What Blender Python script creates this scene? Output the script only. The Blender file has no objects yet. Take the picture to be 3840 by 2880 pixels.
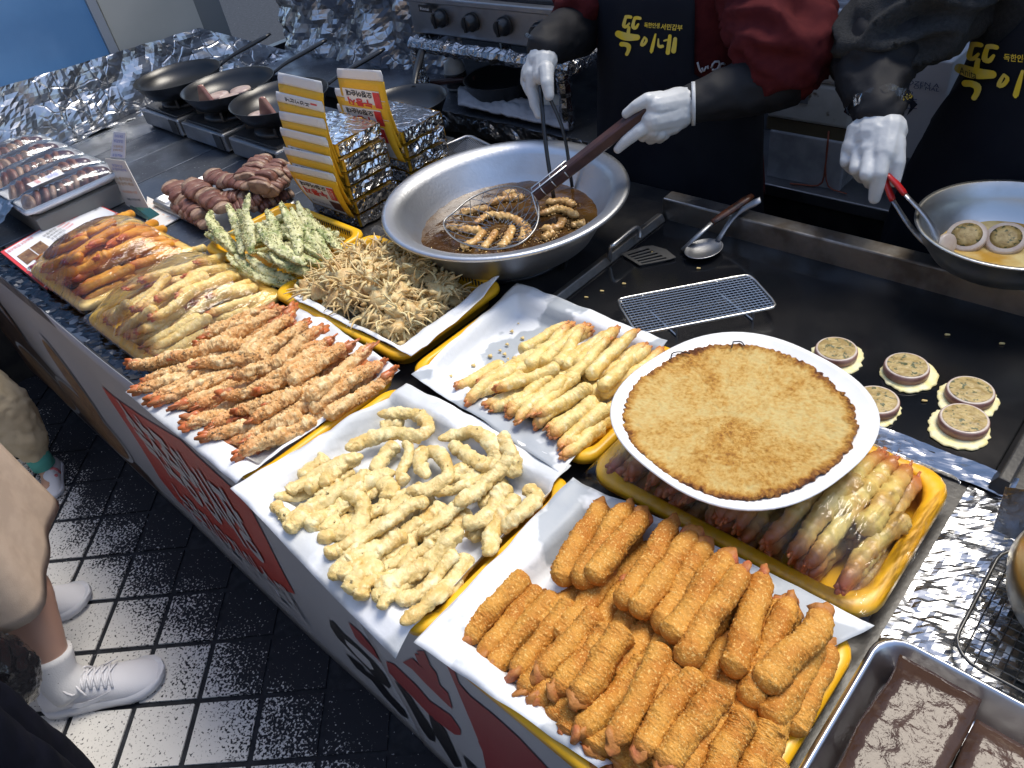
import bpy, bmesh, math, random
from mathutils import Vector, Matrix, Quaternion, noise
random.seed(7)
S = bpy.context.scene
COL = S.collection
R = math.radians
V = Vector

# ------------------------------------------------------------------ camera
CAM = V((0, 0, 1.5))
FOC = 1642 / 2212                       # focal length / picture width
YAW, PIT, ROL = R(-49.27), R(39.93), R(-10.7)
_f = V((math.sin(YAW) * math.cos(PIT), math.cos(YAW) * math.cos(PIT), -math.sin(PIT)))
_r = V((math.cos(YAW), -math.sin(YAW), 0)); _u = _r.cross(_f)
RT = _r * math.cos(ROL) + _u * math.sin(ROL)
UP = _u * math.cos(ROL) - _r * math.sin(ROL)
FW = _f
cd = bpy.data.cameras.new('camera'); cam = bpy.data.objects.new('camera', cd); COL.objects.link(cam)
cd.sensor_width = 36; cd.lens = 36 * FOC; cd.clip_start = .02; cd.clip_end = 500
cam.matrix_world = Matrix(((RT.x, UP.x, -FW.x, CAM.x), (RT.y, UP.y, -FW.y, CAM.y), (RT.z, UP.z, -FW.z, CAM.z), (0, 0, 0, 1)))
S.camera = cam

# ------------------------------------------------------------------ light
SUN_EL, SUN_AZ = 64, 8                 # from the vendors' side, over the back wall
w = bpy.data.worlds.new('World'); S.world = w; w.use_nodes = True
nt = w.node_tree; bg = nt.nodes['Background']
sky = nt.nodes.new('ShaderNodeTexSky'); sky.sky_type = 'NISHITA'; sky.sun_disc = False
sky.sun_elevation = R(SUN_EL); sky.sun_rotation = R(SUN_AZ); sky.air_density = 1.0; sky.dust_density = 1.5
nt.links.new(sky.outputs[0], bg.inputs[0]); bg.inputs[1].default_value = .15
sd = bpy.data.lights.new('sun', 'SUN'); sun = bpy.data.objects.new('sun', sd); COL.objects.link(sun)
sd.energy = 2.0; sd.angle = R(26); sd.color = (1.0, .93, .80)
_d = V((math.sin(R(SUN_AZ)) * math.cos(R(SUN_EL)), math.cos(R(SUN_AZ)) * math.cos(R(SUN_EL)), math.sin(R(SUN_EL))))
sun.rotation_euler = _d.to_track_quat('Z', 'Y').to_euler(); sun.location = _d * 8
S.view_settings.view_transform = 'Standard'; S.view_settings.look = 'None'
S.view_settings.exposure = .86; S.view_settings.gamma = 1
S.cycles.max_bounces = 8; S.cycles.transparent_max_bounces = 16

# ------------------------------------------------------------------ measuring the place
# each tuple: corner of a picture region and its magnification
RG = dict(R1=(0,0,1.7015),R2=(1000,0,1.7015),R3=(2000,0,1.843),R4=(2840,0,1.508),R5=(0,700,1.7015),R6=(900,800,1.7015),
 R7=(2100,800,1.2713),R8=(0,1350,1.0846),R9=(800,1450,1.58),R10=(1500,1800,1.2289),R11=(2900,1600,1.2957),R12=(1000,2200,2.212),
 V=(0,0,.57604),T1=(380,1400,1.952),T2=(1000,240,2.5925),TB=(1150,2250,2.1067),K=(1000,700,2.212),PS=(1650,1150,2.5518),
 H3=(2850,0,2.2117),LP=(0,450,2.7643),MN=(0,740,3.456),CS=(380,470,4.047),TX=(2300,20,7.373),RK=(1560,240,3.16),LB=(0,900,2.0734))
def ray(r, x, y):
    a = RG[r]; sx = (a[0] + x / a[2]) / 3840 - .5; sy = (a[1] + y / a[2]) / 3840 - .375
    return FW + RT * (sx / FOC) - UP * (sy / FOC)
def at(r, x, y, z):                     # the point of that line of sight at height z
    d = ray(r, x, y); return CAM + d * ((z - CAM.z) / d.z)
def aty(r, x, y, Y):
    d = ray(r, x, y); return CAM + d * (Y / d.y)
def atx(r, x, y, X):
    d = ray(r, x, y); return CAM + d * (X / d.x)

# ------------------------------------------------------------------ objects
def tag(o, label=None, cat=None, group=None, kind=None):
    if label: o['label'] = label
    if cat: o['category'] = cat
    if group: o['group'] = group
    if kind: o['kind'] = kind
    return o
def thing(name, label, cat, loc=(0, 0, 0), group=None):
    o = bpy.data.objects.new(name, None); COL.objects.link(o); o.location = loc; o.empty_display_size = .05
    return tag(o, label, cat, group)
def wloc(o):
    p = V(o.location)
    while o.parent: o = o.parent; p = p + V(o.location)
    return p
def link(name, me, mat=None, parent=None, loc=None):
    """link a mesh whose coordinates are world ones; origin goes to its base"""
    if mat is not None and not me.materials: me.materials.append(mat)
    o = bpy.data.objects.new(name, me); COL.objects.link(o)
    if loc is None:
        n = len(me.vertices); co = [0.0] * (3 * n); me.vertices.foreach_get('co', co)
        xs, ys, zs = co[0::3], co[1::3], co[2::3]
        c = V(((min(xs) + max(xs)) / 2, (min(ys) + max(ys)) / 2, min(zs)))
        me.transform(Matrix.Translation(-c)); loc = c
    o.location = loc
    if parent is not None:
        o.parent = parent; o.location = V(loc) - wloc(parent)
    return o
def child(name, me, mat, parent):       # mesh given in the parent's own coordinates
    if mat is not None and not me.materials: me.materials.append(mat)
    o = bpy.data.objects.new(name, me); COL.objects.link(o); o.parent = parent; return o
def dup(o, parent=None):
    c = o.copy(); COL.objects.link(c); c.parent = parent
    for ch in [k for k in bpy.data.objects if k.parent == o and k != c]: dup(ch, c)
    return c

class MB:
    def __init__(s): s.v = []; s.f = []; s.t = []
    def add(s, vs, fs, t=None):
        n = len(s.v); s.v += [tuple(p) for p in vs]; s.f += [tuple(i + n for i in q) for q in fs]
        s.t += t if t else [0.0] * len(vs)
        return s
    def box(s, c, d, rz=0, M=None):
        m = M or (Matrix.Translation(c) @ Matrix.Rotation(rz, 4, 'Z'))
        vs = [m @ V((x * d[0] / 2, y * d[1] / 2, z * d[2] / 2)) for x in (-1, 1) for y in (-1, 1) for z in (-1, 1)]
        return s.add(vs, [(0, 1, 3, 2), (4, 6, 7, 5), (0, 4, 5, 1), (2, 3, 7, 6), (0, 2, 6, 4), (1, 5, 7, 3)])
    def box2(s, a, b):
        return s.box([(a[i] + b[i]) / 2 for i in range(3)], [abs(b[i] - a[i]) for i in range(3)])
    def tube(s, pts, rad, seg=10, caps=True, flat=1.0, jit=None, up=None, closed=False):
        pts = [V(p) for p in pts]; n = len(pts)
        if not hasattr(rad, '__len__'): rad = [rad] * n
        vs = []; ts = []; a = None
        for i, p in enumerate(pts):
            if closed: t = pts[(i + 1) % n] - pts[i - 1]
            else: t = pts[min(i + 1, n - 1)] - pts[max(i - 1, 0)]
            if t.length < 1e-9: t = V((1, 0, 0))
            t.normalize()
            if a is None:
                a = V(up) if up else (V((0, 0, 1)) if abs(t.z) < .9 else V((0, 1, 0)))
            a = (a - t * a.dot(t)); a.normalize(); b = t.cross(a)
            for k in range(seg):
                th = 2 * math.pi * k / seg
                q = p + (a * math.sin(th) * flat + b * math.cos(th)) * rad[i]
                if jit: q = jit(q, p, i / (n - 1))
                vs.append(q); ts.append(i / (n - 1))
        fs = []
        for i in range(n if closed else n - 1):
            j = (i + 1) % n
            for k in range(seg):
                fs.append((i * seg + k, i * seg + (k + 1) % seg, j * seg + (k + 1) % seg, j * seg + k))
        if caps and not closed:
            fs.append(tuple(range(seg))[::-1]); fs.append(tuple(range((n - 1) * seg, n * seg)))
        return s.add(vs, fs, ts)
    def lathe(s, prof, c=(0, 0, 0), seg=48, M=None):
        vs = []; fs = []; n = len(prof)
        for r_, z in prof:
            for k in range(seg):
                th = 2 * math.pi * k / seg
                p = V((r_ * math.cos(th), r_ * math.sin(th), z))
                vs.append((M @ p) if M else p + V(c))
        for i in range(n - 1):
            for k in range(seg):
                fs.append((i * seg + k, i * seg + (k + 1) % seg, (i + 1) * seg + (k + 1) % seg, (i + 1) * seg + k))
        if prof[0][0] > 1e-4: fs.append(tuple(range(seg))[::-1])
        if prof[-1][0] > 1e-4: fs.append(tuple(range((n - 1) * seg, n * seg)))
        return s.add(vs, fs)
    def grid(s, fn, nu, nv):
        vs = [fn(i / nu, j / nv) for i in range(nu + 1) for j in range(nv + 1)]
        fs = [(i * (nv + 1) + j, (i + 1) * (nv + 1) + j, (i + 1) * (nv + 1) + j + 1, i * (nv + 1) + j + 1) for i in range(nu) for j in range(nv)]
        return s.add(vs, fs)
    def poly(s, pts): return s.add(pts, [tuple(range(len(pts)))])
    def prism(s, pts, d):
        n = len(pts); a = [V(p) for p in pts]; b = [p + V(d) for p in a]
        return s.add(a + b, [tuple(range(n))[::-1], tuple(range(n, 2 * n))] + [(i, (i + 1) % n, n + (i + 1) % n, n + i) for i in range(n)])
    def mesh(s, name, smooth=True, attr=False):
        me = bpy.data.meshes.new(name); me.from_pydata(s.v, [], s.f); me.validate()
        bm = bmesh.new(); bm.from_mesh(me); bmesh.ops.recalc_face_normals(bm, faces=bm.faces); bm.to_mesh(me); bm.free()
        if attr:
            at_ = me.attributes.new('t', 'FLOAT', 'POINT'); at_.data.foreach_set('value', s.t)
        me.polygons.foreach_set('use_smooth', [smooth] * len(me.polygons)); me.update()
        return me
    def build(s, name, mat=None, parent=None, smooth=False, attr=False, bevel=0, thick=0, sub=0):
        o = link(name, s.mesh(name, smooth, attr), mat, parent)
        if thick: m = o.modifiers.new('thickness', 'SOLIDIFY'); m.thickness = thick; m.offset = 0
        if bevel:
            m = o.modifiers.new('bevel', 'BEVEL'); m.width = bevel; m.segments = 2; m.limit_method = 'ANGLE'; m.angle_limit = R(40)
        if sub: m = o.modifiers.new('smooth', 'SUBSURF'); m.levels = m.render_levels = sub
        return o

def spline(pts, n):                     # Catmull-Rom through the points
    pts = [V(p) for p in pts]; out = []; m = len(pts) - 1
    P = [pts[0] * 2 - pts[1]] + pts + [pts[-1] * 2 - pts[-2]]
    for i in range(n):
        u = i / (n - 1) * m; k = min(int(u), m - 1); t = u - k
        a, b, c, d = P[k], P[k + 1], P[k + 2], P[k + 3]
        out.append(.5 * ((2 * b) + (c - a) * t + (2 * a - 5 * b + 4 * c - d) * t * t + (3 * b - a - 3 * c + d) * t ** 3))
    return out
def fbm(p, f, o=3):
    v = 0; a = 1; p = V(p) * f
    for i in range(o): v += a * noise.noise(p); p = p * 2.03 + V((3.1, 7.7, 1.3)); a *= .5
    return v
def remesh(name, mb, mat, parent, voxel=.008, smooth=6, disp=None):
    """one continuous surface grown round overlapping volumes"""
    me = mb.mesh(name + '_raw'); o = bpy.data.objects.new('raw', me); COL.objects.link(o)
    m = o.modifiers.new('r', 'REMESH'); m.mode = 'VOXEL'; m.voxel_size = voxel
    if smooth: q = o.modifiers.new('s', 'SMOOTH'); q.iterations = smooth; q.factor = .5
    dg = bpy.context.evaluated_depsgraph_get(); dg.update()
    out = bpy.data.meshes.new_from_object(o.evaluated_get(dg)); bpy.data.objects.remove(o); bpy.data.meshes.remove(me)
    out.name = name; out.materials.clear()
    if disp:
        ns = [v.normal.copy() for v in out.vertices]
        for v, n_ in zip(out.vertices, ns): v.co = v.co + n_ * disp(v.co)
    out.polygons.foreach_set('use_smooth', [True] * len(out.polygons))
    return link(name, out, mat, parent)
def capsule(mb, p0, r0, p1, r1, seg=14, flat=1., up=None):
    p0, p1 = V(p0), V(p1); d = (p1 - p0); L = d.length; d.normalize(); pts = []; rad = []
    for k in range(5):
        a = math.pi / 2 * k / 4 * .96 + .06; pts.append(p0 - d * r0 * math.cos(a)); rad.append(r0 * math.sin(a))
    for k in range(5):
        a = math.pi / 2 * (1 - k / 4) * .96 + .06; pts.append(p1 + d * r1 * math.cos(a)); rad.append(r1 * math.sin(a))
    mb.tube(pts, rad, seg, flat=flat, up=up); return mb
def chain(mb, pts, rad, seg=12, flat=1., up=None):
    for i in range(len(pts) - 1): capsule(mb, pts[i], rad[i], pts[i + 1], rad[i + 1], seg, flat, up)
    return mb

# ------------------------------------------------------------------ materials
def mat(name, col, rough=.5, metal=0., col2=None, ns=30., lo=.4, hi=.62, det=4., bump=0., bs=200., bd=.002, spec=.5, coat=0.,
        tint=None, tlo=.0, thi=.25, crest=None, crease=None, emis=None, alpha=1., trans=0., r2=None, world=False, sss=0., col3=None, ns3=80., lo3=.55, hi3=.7, bvor=False, crough=.1):
    m = bpy.data.materials.new(name); m.use_nodes = True; n = m.node_tree.nodes; L = m.node_tree.links
    b = n['Principled BSDF']; c4 = lambda c: (c[0], c[1], c[2], 1)
    b.inputs['Base Color'].default_value = c4(col); b.inputs['Roughness'].default_value = rough; b.inputs['Metallic'].default_value = metal
    b.inputs['Specular IOR Level'].default_value = spec; b.inputs['Coat Weight'].default_value = coat; b.inputs['Coat Roughness'].default_value = crough
    b.inputs['Alpha'].default_value = alpha; b.inputs['Transmission Weight'].default_value = trans
    if sss: b.inputs['Subsurface Weight'].default_value = sss; b.inputs['Subsurface Radius'].default_value = (.01, .006, .003); b.inputs['Subsurface Scale'].default_value = 1
    if emis: b.inputs['Emission Color'].default_value = c4(emis[0]); b.inputs['Emission Strength'].default_value = emis[1]
    if world: vec = n.new('ShaderNodeNewGeometry').outputs['Position']
    else:
        tc = n.new('ShaderNodeTexCoord'); oi = n.new('ShaderNodeObjectInfo'); ml = n.new('ShaderNodeMath'); ml.operation = 'MULTIPLY'; ml.inputs[1].default_value = 37.
        L.new(oi.outputs['Random'], ml.inputs[0]); ad = n.new('ShaderNodeVectorMath'); ad.operation = 'ADD'
        L.new(tc.outputs['Object'], ad.inputs[0]); L.new(ml.outputs[0], ad.inputs[1]); vec = ad.outputs[0]
    def nz(scale, detail=4.):
        q = n.new('ShaderNodeTexNoise'); q.inputs['Scale'].default_value = scale; q.inputs['Detail'].default_value = detail; L.new(vec, q.inputs['Vector']); return q.outputs[0]
    def rampf(src, a, c):
        q = n.new('ShaderNodeMapRange'); q.inputs[1].default_value = a; q.inputs[2].default_value = c; L.new(src, q.inputs[0]); return q.outputs[0]
    def mix(f, a, c):
        q = n.new('ShaderNodeMix'); q.data_type = 'RGBA'; L.new(f, q.inputs[0])
        for s_, i in ((a, 6), (c, 7)):
            if isinstance(s_, tuple): q.inputs[i].default_value = c4(s_)
            else: L.new(s_, q.inputs[i])
        return q.outputs[2]
    cur = tuple(col)
    if col2:
        f = rampf(nz(ns, det), lo, hi); cur = mix(f, tuple(col), tuple(col2))
        if r2 is not None: q = n.new('ShaderNodeMapRange'); q.inputs[3].default_value = rough; q.inputs[4].default_value = r2; L.new(f, q.inputs[0]); L.new(q.outputs[0], b.inputs['Roughness'])
    if col3: cur = mix(rampf(nz(ns3, 3.), lo3, hi3), cur, tuple(col3))
    if tint:
        a = n.new('ShaderNodeAttribute'); a.attribute_name = 't'
        cur = mix(rampf(a.outputs['Fac'], thi, tlo), cur, tuple(tint))
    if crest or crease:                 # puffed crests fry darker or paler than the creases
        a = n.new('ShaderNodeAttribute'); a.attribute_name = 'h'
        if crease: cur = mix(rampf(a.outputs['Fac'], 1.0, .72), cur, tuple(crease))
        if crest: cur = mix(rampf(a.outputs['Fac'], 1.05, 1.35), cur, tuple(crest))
    if not isinstance(cur, tuple): L.new(cur, b.inputs['Base Color'])
    if bump:
        bn = n.new('ShaderNodeBump'); bn.inputs['Strength'].default_value = bump; bn.inputs['Distance'].default_value = bd
        if bvor:
            q = n.new('ShaderNodeTexVoronoi'); q.feature = 'F1'; q.inputs['Scale'].default_value = bs; L.new(vec, q.inputs['Vector']); L.new(q.outputs[0], bn.inputs['Height'])
        else: L.new(nz(bs, 5.), bn.inputs['Height'])
        L.new(bn.outputs[0], b.inputs['Normal']); L.new(bn.outputs[0], b.inputs['Coat Normal'])
    return m
MT = {}
def foilmat(name, tintc=(.75, .76, .78), rough=.16, s=60., st=1.0, bd=.004):
    m = bpy.data.materials.new(name); m.use_nodes = True; n = m.node_tree.nodes; L = m.node_tree.links; b = n['Principled BSDF']
    b.inputs['Base Color'].default_value = (*tintc, 1); b.inputs['Metallic'].default_value = 1; b.inputs['Roughness'].default_value = rough
    g = n.new('ShaderNodeNewGeometry'); z = n.new('ShaderNodeTexNoise'); z.inputs['Scale'].default_value = s * .4; z.inputs['Detail'].default_value = 2
    L.new(g.outputs['Position'], z.inputs['Vector']); mx = n.new('ShaderNodeVectorMath'); mx.operation = 'SCALE'; mx.inputs['Scale'].default_value = .05
    L.new(z.outputs['Color'], mx.inputs[0]); ad = n.new('ShaderNodeVectorMath'); ad.operation = 'ADD'; L.new(g.outputs['Position'], ad.inputs[0]); L.new(mx.outputs[0], ad.inputs[1])
    v0 = n.new('ShaderNodeTexVoronoi'); v0.feature = 'DISTANCE_TO_EDGE'; v0.inputs['Scale'].default_value = s * .8; L.new(ad.outputs[0], v0.inputs['Vector'])
    v1 = n.new('ShaderNodeMapRange'); v1.inputs[2].default_value = .09; v1.inputs[4].default_value = .5; L.new(v0.outputs[0], v1.inputs[0])
    v2 = n.new('ShaderNodeTexVoronoi'); v2.inputs['Scale'].default_value = s * 1.3; L.new(ad.outputs[0], v2.inputs['Vector'])
    m1 = n.new('ShaderNodeMath'); m1.operation = 'MULTIPLY_ADD'; m1.inputs[1].default_value = .4; L.new(v2.outputs[0], m1.inputs[0]); L.new(v1.outputs[0], m1.inputs[2])
    zl = n.new('ShaderNodeTexNoise'); zl.inputs['Scale'].default_value = 7; L.new(g.outputs['Position'], zl.inputs['Vector']); zr_ = n.new('ShaderNodeMapRange'); zr_.inputs[1].default_value = .40; zr_.inputs[2].default_value = .60; zr_.inputs[3].default_value = .12; L.new(zl.outputs[0], zr_.inputs[0])
    mm = n.new('ShaderNodeMath'); mm.operation = 'MULTIPLY'; L.new(m1.outputs[0], mm.inputs[0]); L.new(zr_.outputs[0], mm.inputs[1])
    bn = n.new('ShaderNodeBump'); bn.inputs['Strength'].default_value = st; bn.inputs['Distance'].default_value = bd; L.new(mm.outputs[0], bn.inputs['Height']); L.new(bn.outputs[0], b.inputs['Normal'])
    return m
def filmmat(name, base=.05, tintc=(1, 1, 1), bs=18., st=.6, rough=.07, haze=.0):
    m = bpy.data.materials.new(name); m.use_nodes = True; n = m.node_tree.nodes; L = m.node_tree.links
    n.remove(n['Principled BSDF']); out = n['Material Output']
    tr = n.new('ShaderNodeBsdfTransparent'); gl = n.new('ShaderNodeBsdfGlossy'); gl.inputs['Roughness'].default_value = rough
    gl.inputs['Color'].default_value = (*tintc, 1)
    g = n.new('ShaderNodeNewGeometry'); mp = n.new('ShaderNodeMapping'); mp.inputs['Scale'].default_value = (3, .8, 1); L.new(g.outputs['Position'], mp.inputs[0])
    z = n.new('ShaderNodeTexNoise'); z.inputs['Scale'].default_value = bs; z.inputs['Detail'].default_value = 4; L.new(mp.outputs[0], z.inputs['Vector'])
    bn = n.new('ShaderNodeBump'); bn.inputs['Strength'].default_value = st; bn.inputs['Distance'].default_value = .01; L.new(z.outputs[0], bn.inputs['Height']); L.new(bn.outputs[0], gl.inputs['Normal'])
    fr = n.new('ShaderNodeFresnel'); fr.inputs[0].default_value = 1.36; L.new(bn.outputs[0], fr.inputs['Normal'])
    ml = n.new('ShaderNodeMath'); ml.operation = 'MULTIPLY_ADD'; ml.inputs[1].default_value = 1.15; ml.inputs[2].default_value = base; ml.use_clamp = True; L.new(fr.outputs[0], ml.inputs[0])
    mx = n.new('ShaderNodeMixShader'); L.new(ml.outputs[0], mx.inputs[0]); L.new(tr.outputs[0], mx.inputs[1]); L.new(gl.outputs[0], mx.inputs[2])
    last = mx
    if haze:
        df = n.new('ShaderNodeBsdfDiffuse'); df.inputs[0].default_value = (.8, .85, .9, 1); m2 = n.new('ShaderNodeMixShader'); m2.inputs[0].default_value = haze
        L.new(mx.outputs[0], m2.inputs[1]); L.new(df.outputs[0], m2.inputs[2]); last = m2
    L.new(last.outputs[0], out.inputs[0]); return m

M_steel = mat('brushed_steel', (.42, .43, .45), .33, 1., col2=(.30, .31, .33), ns=9, bump=.15, bs=300, r2=.5)
M_steel_dark = mat('worn_counter_steel', (.20, .22, .25), .32, .9, col2=(.09, .10, .12), ns=7, bump=.25, bs=120, r2=.55, col3=(.5, .52, .55), ns3=170, lo3=.68, hi3=.72)
M_alu = mat('cast_aluminium', (.58, .60, .63), .38, 1., col2=(.42, .43, .45), ns=6, bump=.2, bs=160, r2=.48)
M_black = mat('black_enamel', (.018, .018, .020), .35, col2=(.035, .033, .031), ns=20, bump=.15, bs=150)
M_iron = mat('oiled_black_iron', (.006, .007, .009), .06, spec=.5, col2=(.009, .009, .010), ns=4, r2=.24, bump=.05, bs=9, bd=.01)
M_blackm = mat('nonstick_coating', (.014, .015, .017), .3, bump=.2, bs=500, bd=.0006)
M_foil = foilmat('kitchen_foil', (.50, .51, .53), .3, 26, .7, .006)
M_foil_big = foilmat('crumpled_foil', rough=.14, s=16, st=1.0, bd=.02)
M_foil_flat = foilmat('smoothed_foil', (.42, .43, .45), rough=.24, s=24, st=.28, bd=.004)
M_yellow = mat('yellow_plastic', (.80, .45, .015), .35, col2=(.72, .38, .012), ns=8, spec=.45, bump=.08, bs=90)
M_paper = mat('greaseproof_paper', (.72, .74, .77), .6, col2=(.56, .58, .59), ns=9, lo=.50, hi=.56, bump=.2, bs=45, bd=.006, spec=.3)
M_paper2 = mat('grease_soaked_paper', (.70, .72, .74), .5, col2=(.36, .39, .42), ns=8, lo=.51, hi=.54, bump=.2, bs=45, bd=.006, spec=.35)
M_white = mat('white_melamine', (.80, .80, .80), .25, col2=(.76, .76, .76), ns=30)
M_film = filmmat('cling_film', .0, bs=22., st=.6, rough=.035)
M_foam = mat('white_foam', (.75, .77, .80), .55, bump=.15, bs=300)
M_wood = mat('dark_stained_wood', (.060, .022, .018), .4, col2=(.032, .012, .011), ns=30, bump=.2, bs=120)
M_glove = mat('white_latex', (.55, .56, .56), .42, col2=(.48, .49, .49), ns=25, bump=.35, bs=45, bd=.003)
# ================================================================== setting
CT = .70                                # counter top
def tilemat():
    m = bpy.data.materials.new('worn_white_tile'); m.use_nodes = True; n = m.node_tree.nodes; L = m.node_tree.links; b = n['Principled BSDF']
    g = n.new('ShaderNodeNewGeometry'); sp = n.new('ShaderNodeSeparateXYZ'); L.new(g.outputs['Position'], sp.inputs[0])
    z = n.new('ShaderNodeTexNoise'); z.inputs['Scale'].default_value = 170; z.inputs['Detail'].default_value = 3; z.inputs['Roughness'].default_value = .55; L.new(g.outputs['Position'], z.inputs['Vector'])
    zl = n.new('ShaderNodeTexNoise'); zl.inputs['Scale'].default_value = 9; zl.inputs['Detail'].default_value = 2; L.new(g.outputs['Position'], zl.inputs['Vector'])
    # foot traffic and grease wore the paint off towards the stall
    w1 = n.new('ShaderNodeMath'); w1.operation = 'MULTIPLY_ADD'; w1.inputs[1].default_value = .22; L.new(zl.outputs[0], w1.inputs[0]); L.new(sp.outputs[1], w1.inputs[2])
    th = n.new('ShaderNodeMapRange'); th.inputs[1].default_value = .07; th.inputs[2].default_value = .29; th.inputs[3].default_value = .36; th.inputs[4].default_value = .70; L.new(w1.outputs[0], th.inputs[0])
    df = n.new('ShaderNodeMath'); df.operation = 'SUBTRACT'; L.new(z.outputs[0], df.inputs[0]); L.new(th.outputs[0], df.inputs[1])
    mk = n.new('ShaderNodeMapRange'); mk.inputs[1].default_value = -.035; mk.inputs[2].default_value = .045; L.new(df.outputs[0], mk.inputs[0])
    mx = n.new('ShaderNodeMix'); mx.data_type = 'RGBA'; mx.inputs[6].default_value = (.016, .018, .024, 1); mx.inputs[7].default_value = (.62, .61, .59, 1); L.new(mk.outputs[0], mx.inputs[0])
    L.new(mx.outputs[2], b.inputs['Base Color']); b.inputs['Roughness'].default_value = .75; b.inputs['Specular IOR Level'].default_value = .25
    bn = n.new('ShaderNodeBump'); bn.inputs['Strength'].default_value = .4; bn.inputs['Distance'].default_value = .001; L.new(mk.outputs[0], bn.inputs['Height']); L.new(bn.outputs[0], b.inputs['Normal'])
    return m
M_floor = mat('grimy_black_paving', (.014, .016, .021), .75, col2=(.026, .029, .036), ns=40, bump=.2, bs=120, spec=.25, world=True, col3=(.30, .31, .33), ns3=95, lo3=.715, hi3=.73)
fl = MB().box2((-40, -40, -.1), (40, 40, 0)).build('floor', M_floor); tag(fl, kind='structure')
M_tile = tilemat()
ta, tb = V((.1075, .0995, 0)), V((-.1035, .1005, 0)); to = V((-1.224, -.008, 0))
def tile_mesh():
    e = .91; c = [(ta * sx + tb * sy) * (e / 2) for sx, sy in ((-1, -1), (1, -1), (1, 1), (-1, 1))]
    return MB().prism([p + V((0, 0, .001)) for p in c], (0, 0, .004)).mesh('tile', False)
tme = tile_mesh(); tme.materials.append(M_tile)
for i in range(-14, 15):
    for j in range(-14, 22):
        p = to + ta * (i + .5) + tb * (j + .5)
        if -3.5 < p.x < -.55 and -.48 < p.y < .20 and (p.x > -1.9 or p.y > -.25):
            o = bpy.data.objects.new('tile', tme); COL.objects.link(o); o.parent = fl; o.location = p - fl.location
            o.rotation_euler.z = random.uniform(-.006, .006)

# ---- counter
ctr = thing('stall_counter', 'long steel stall counter carrying the trays of fried food', 'counter', (-1.1, .7, 0))
MB().box2((-2.92, .25, .02), (.72, .29, .655)).build('front_panel', M_black, ctr)
MB().box2((-2.92, 1.26, .02), (.72, 1.30, .655)).build('back_panel', M_black, ctr)
MB().box2((-1.55, .236, .66), (.75, 1.30, CT)).build('top', M_black, ctr, bevel=.003)
xs = [-2.93, -2.76, -2.58, -2.40, -2.22, -2.05, -1.87, -1.70, -1.552]
for a, b in zip(xs, xs[1:]):
    MB().box2((a + .0015, .236, .66), (b - .0015, 1.30, CT + random.uniform(-.0006, .0006))).build('steel_plate', M_steel_dark, ctr, bevel=.0015)

# ---- banner hung along the counter front
def bwave(x, z): return .236 + .004 * noise.noise(V((x * 3, z * 4, 1))) + .003 * math.sin(x * 6.5) * (.7 - z) + .012 * (.7 - z)
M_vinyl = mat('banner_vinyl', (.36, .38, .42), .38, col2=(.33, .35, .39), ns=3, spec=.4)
ban = thing('printed_banner', 'white vinyl banner with red lettering panel hung along the counter front', 'banner', (-1.4, .236, .01))
def bsheet(x0, x1, name, off=0.):
    MB().grid(lambda u, v: (x0 + (x1 - x0) * u, bwave(x0 + (x1 - x0) * u, .012 + .687 * v) - off, .012 + .687 * v), 60, 14).build(name, M_vinyl, ban, smooth=True, thick=.0008)
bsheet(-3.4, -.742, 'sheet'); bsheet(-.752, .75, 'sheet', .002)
def print_poly(pts, m, name, off=.0022, par=None):
    """flat print following the vinyl; pts are (x, z)"""
    bm = bmesh.new(); vs = [bm.verts.new((x, 0, z)) for x, z in pts]; bm.faces.new(vs)
    bmesh.ops.triangulate(bm, faces=bm.faces[:])
    bmesh.ops.subdivide_edges(bm, edges=[e for e in bm.edges if e.calc_length() > .05], cuts=3, use_grid_fill=True)
    bmesh.ops.triangulate(bm, faces=bm.faces[:])
    for v in bm.verts: v.co.y = bwave(v.co.x, v.co.z) - off - (.002 if v.co.x > -.75 else 0)
    me = bpy.data.meshes.new(name); bm.to_mesh(me); bm.free(); return link(name, me, m, par or ban)
def bp(r, pts): return [(q.x, min(q.z, .697)) for q in (aty(r, x, y, .24) for x, y in pts)]
M_red = mat('red_print', (.40, .028, .018), .4); M_red2 = mat('maroon_print', (.23, .012, .018), .4); M_blk = mat('black_print', (.007, .008, .012), .4)
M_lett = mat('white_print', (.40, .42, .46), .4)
print_poly(bp('T1', [(15,85),(110,165),(330,310),(450,380),(600,470),(720,590),(1000,855),(1110,990),(1215,1190),(1425,1610),(1300,1570),(1100,1395),(900,1230),(700,1060),(560,930),(430,770),(300,560),(180,360),(60,170)]), M_red, 'red_panel', .0024)
def text_mesh(body, size, shear=0., bold=0.0, res=3):
    c = bpy.data.curves.new('txt', 'FONT'); c.body = body; c.size = size; c.shear = shear; c.resolution_u = res; c.align_x = 'CENTER'; c.align_y = 'CENTER'; c.offset = bold; c.space_line = .85
    o = bpy.data.objects.new('txt', c); COL.objects.link(o); dg = bpy.context.evaluated_depsgraph_get(); dg.update()
    me = bpy.data.meshes.new_from_object(o.evaluated_get(dg)); bpy.data.objects.remove(o); return me
def text_on(body, size, place, m, name, par, w=None, h=None, bold=0., shear=0.):
    me = text_mesh(body, size, shear, bold)
    xs_ = [v.co.x for v in me.vertices]; ys_ = [v.co.y for v in me.vertices]; cx = (min(xs_) + max(xs_)) / 2; cy = (min(ys_) + max(ys_)) / 2
    sx = w / (max(xs_) - min(xs_)) if w else 1; sy = h / (max(ys_) - min(ys_)) if h else 1
    for v in me.vertices: v.co = place((v.co.x - cx) * sx, (v.co.y - cy) * sy)
    me.materials.clear(); return link(name, me, m, par)
c0, c1 = bp('T1', [(15, 85), (1425, 1610)])
bx0, bx1 = c0[0] + .03, c1[0] - .03; bzt, bzb = .60, .10
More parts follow.
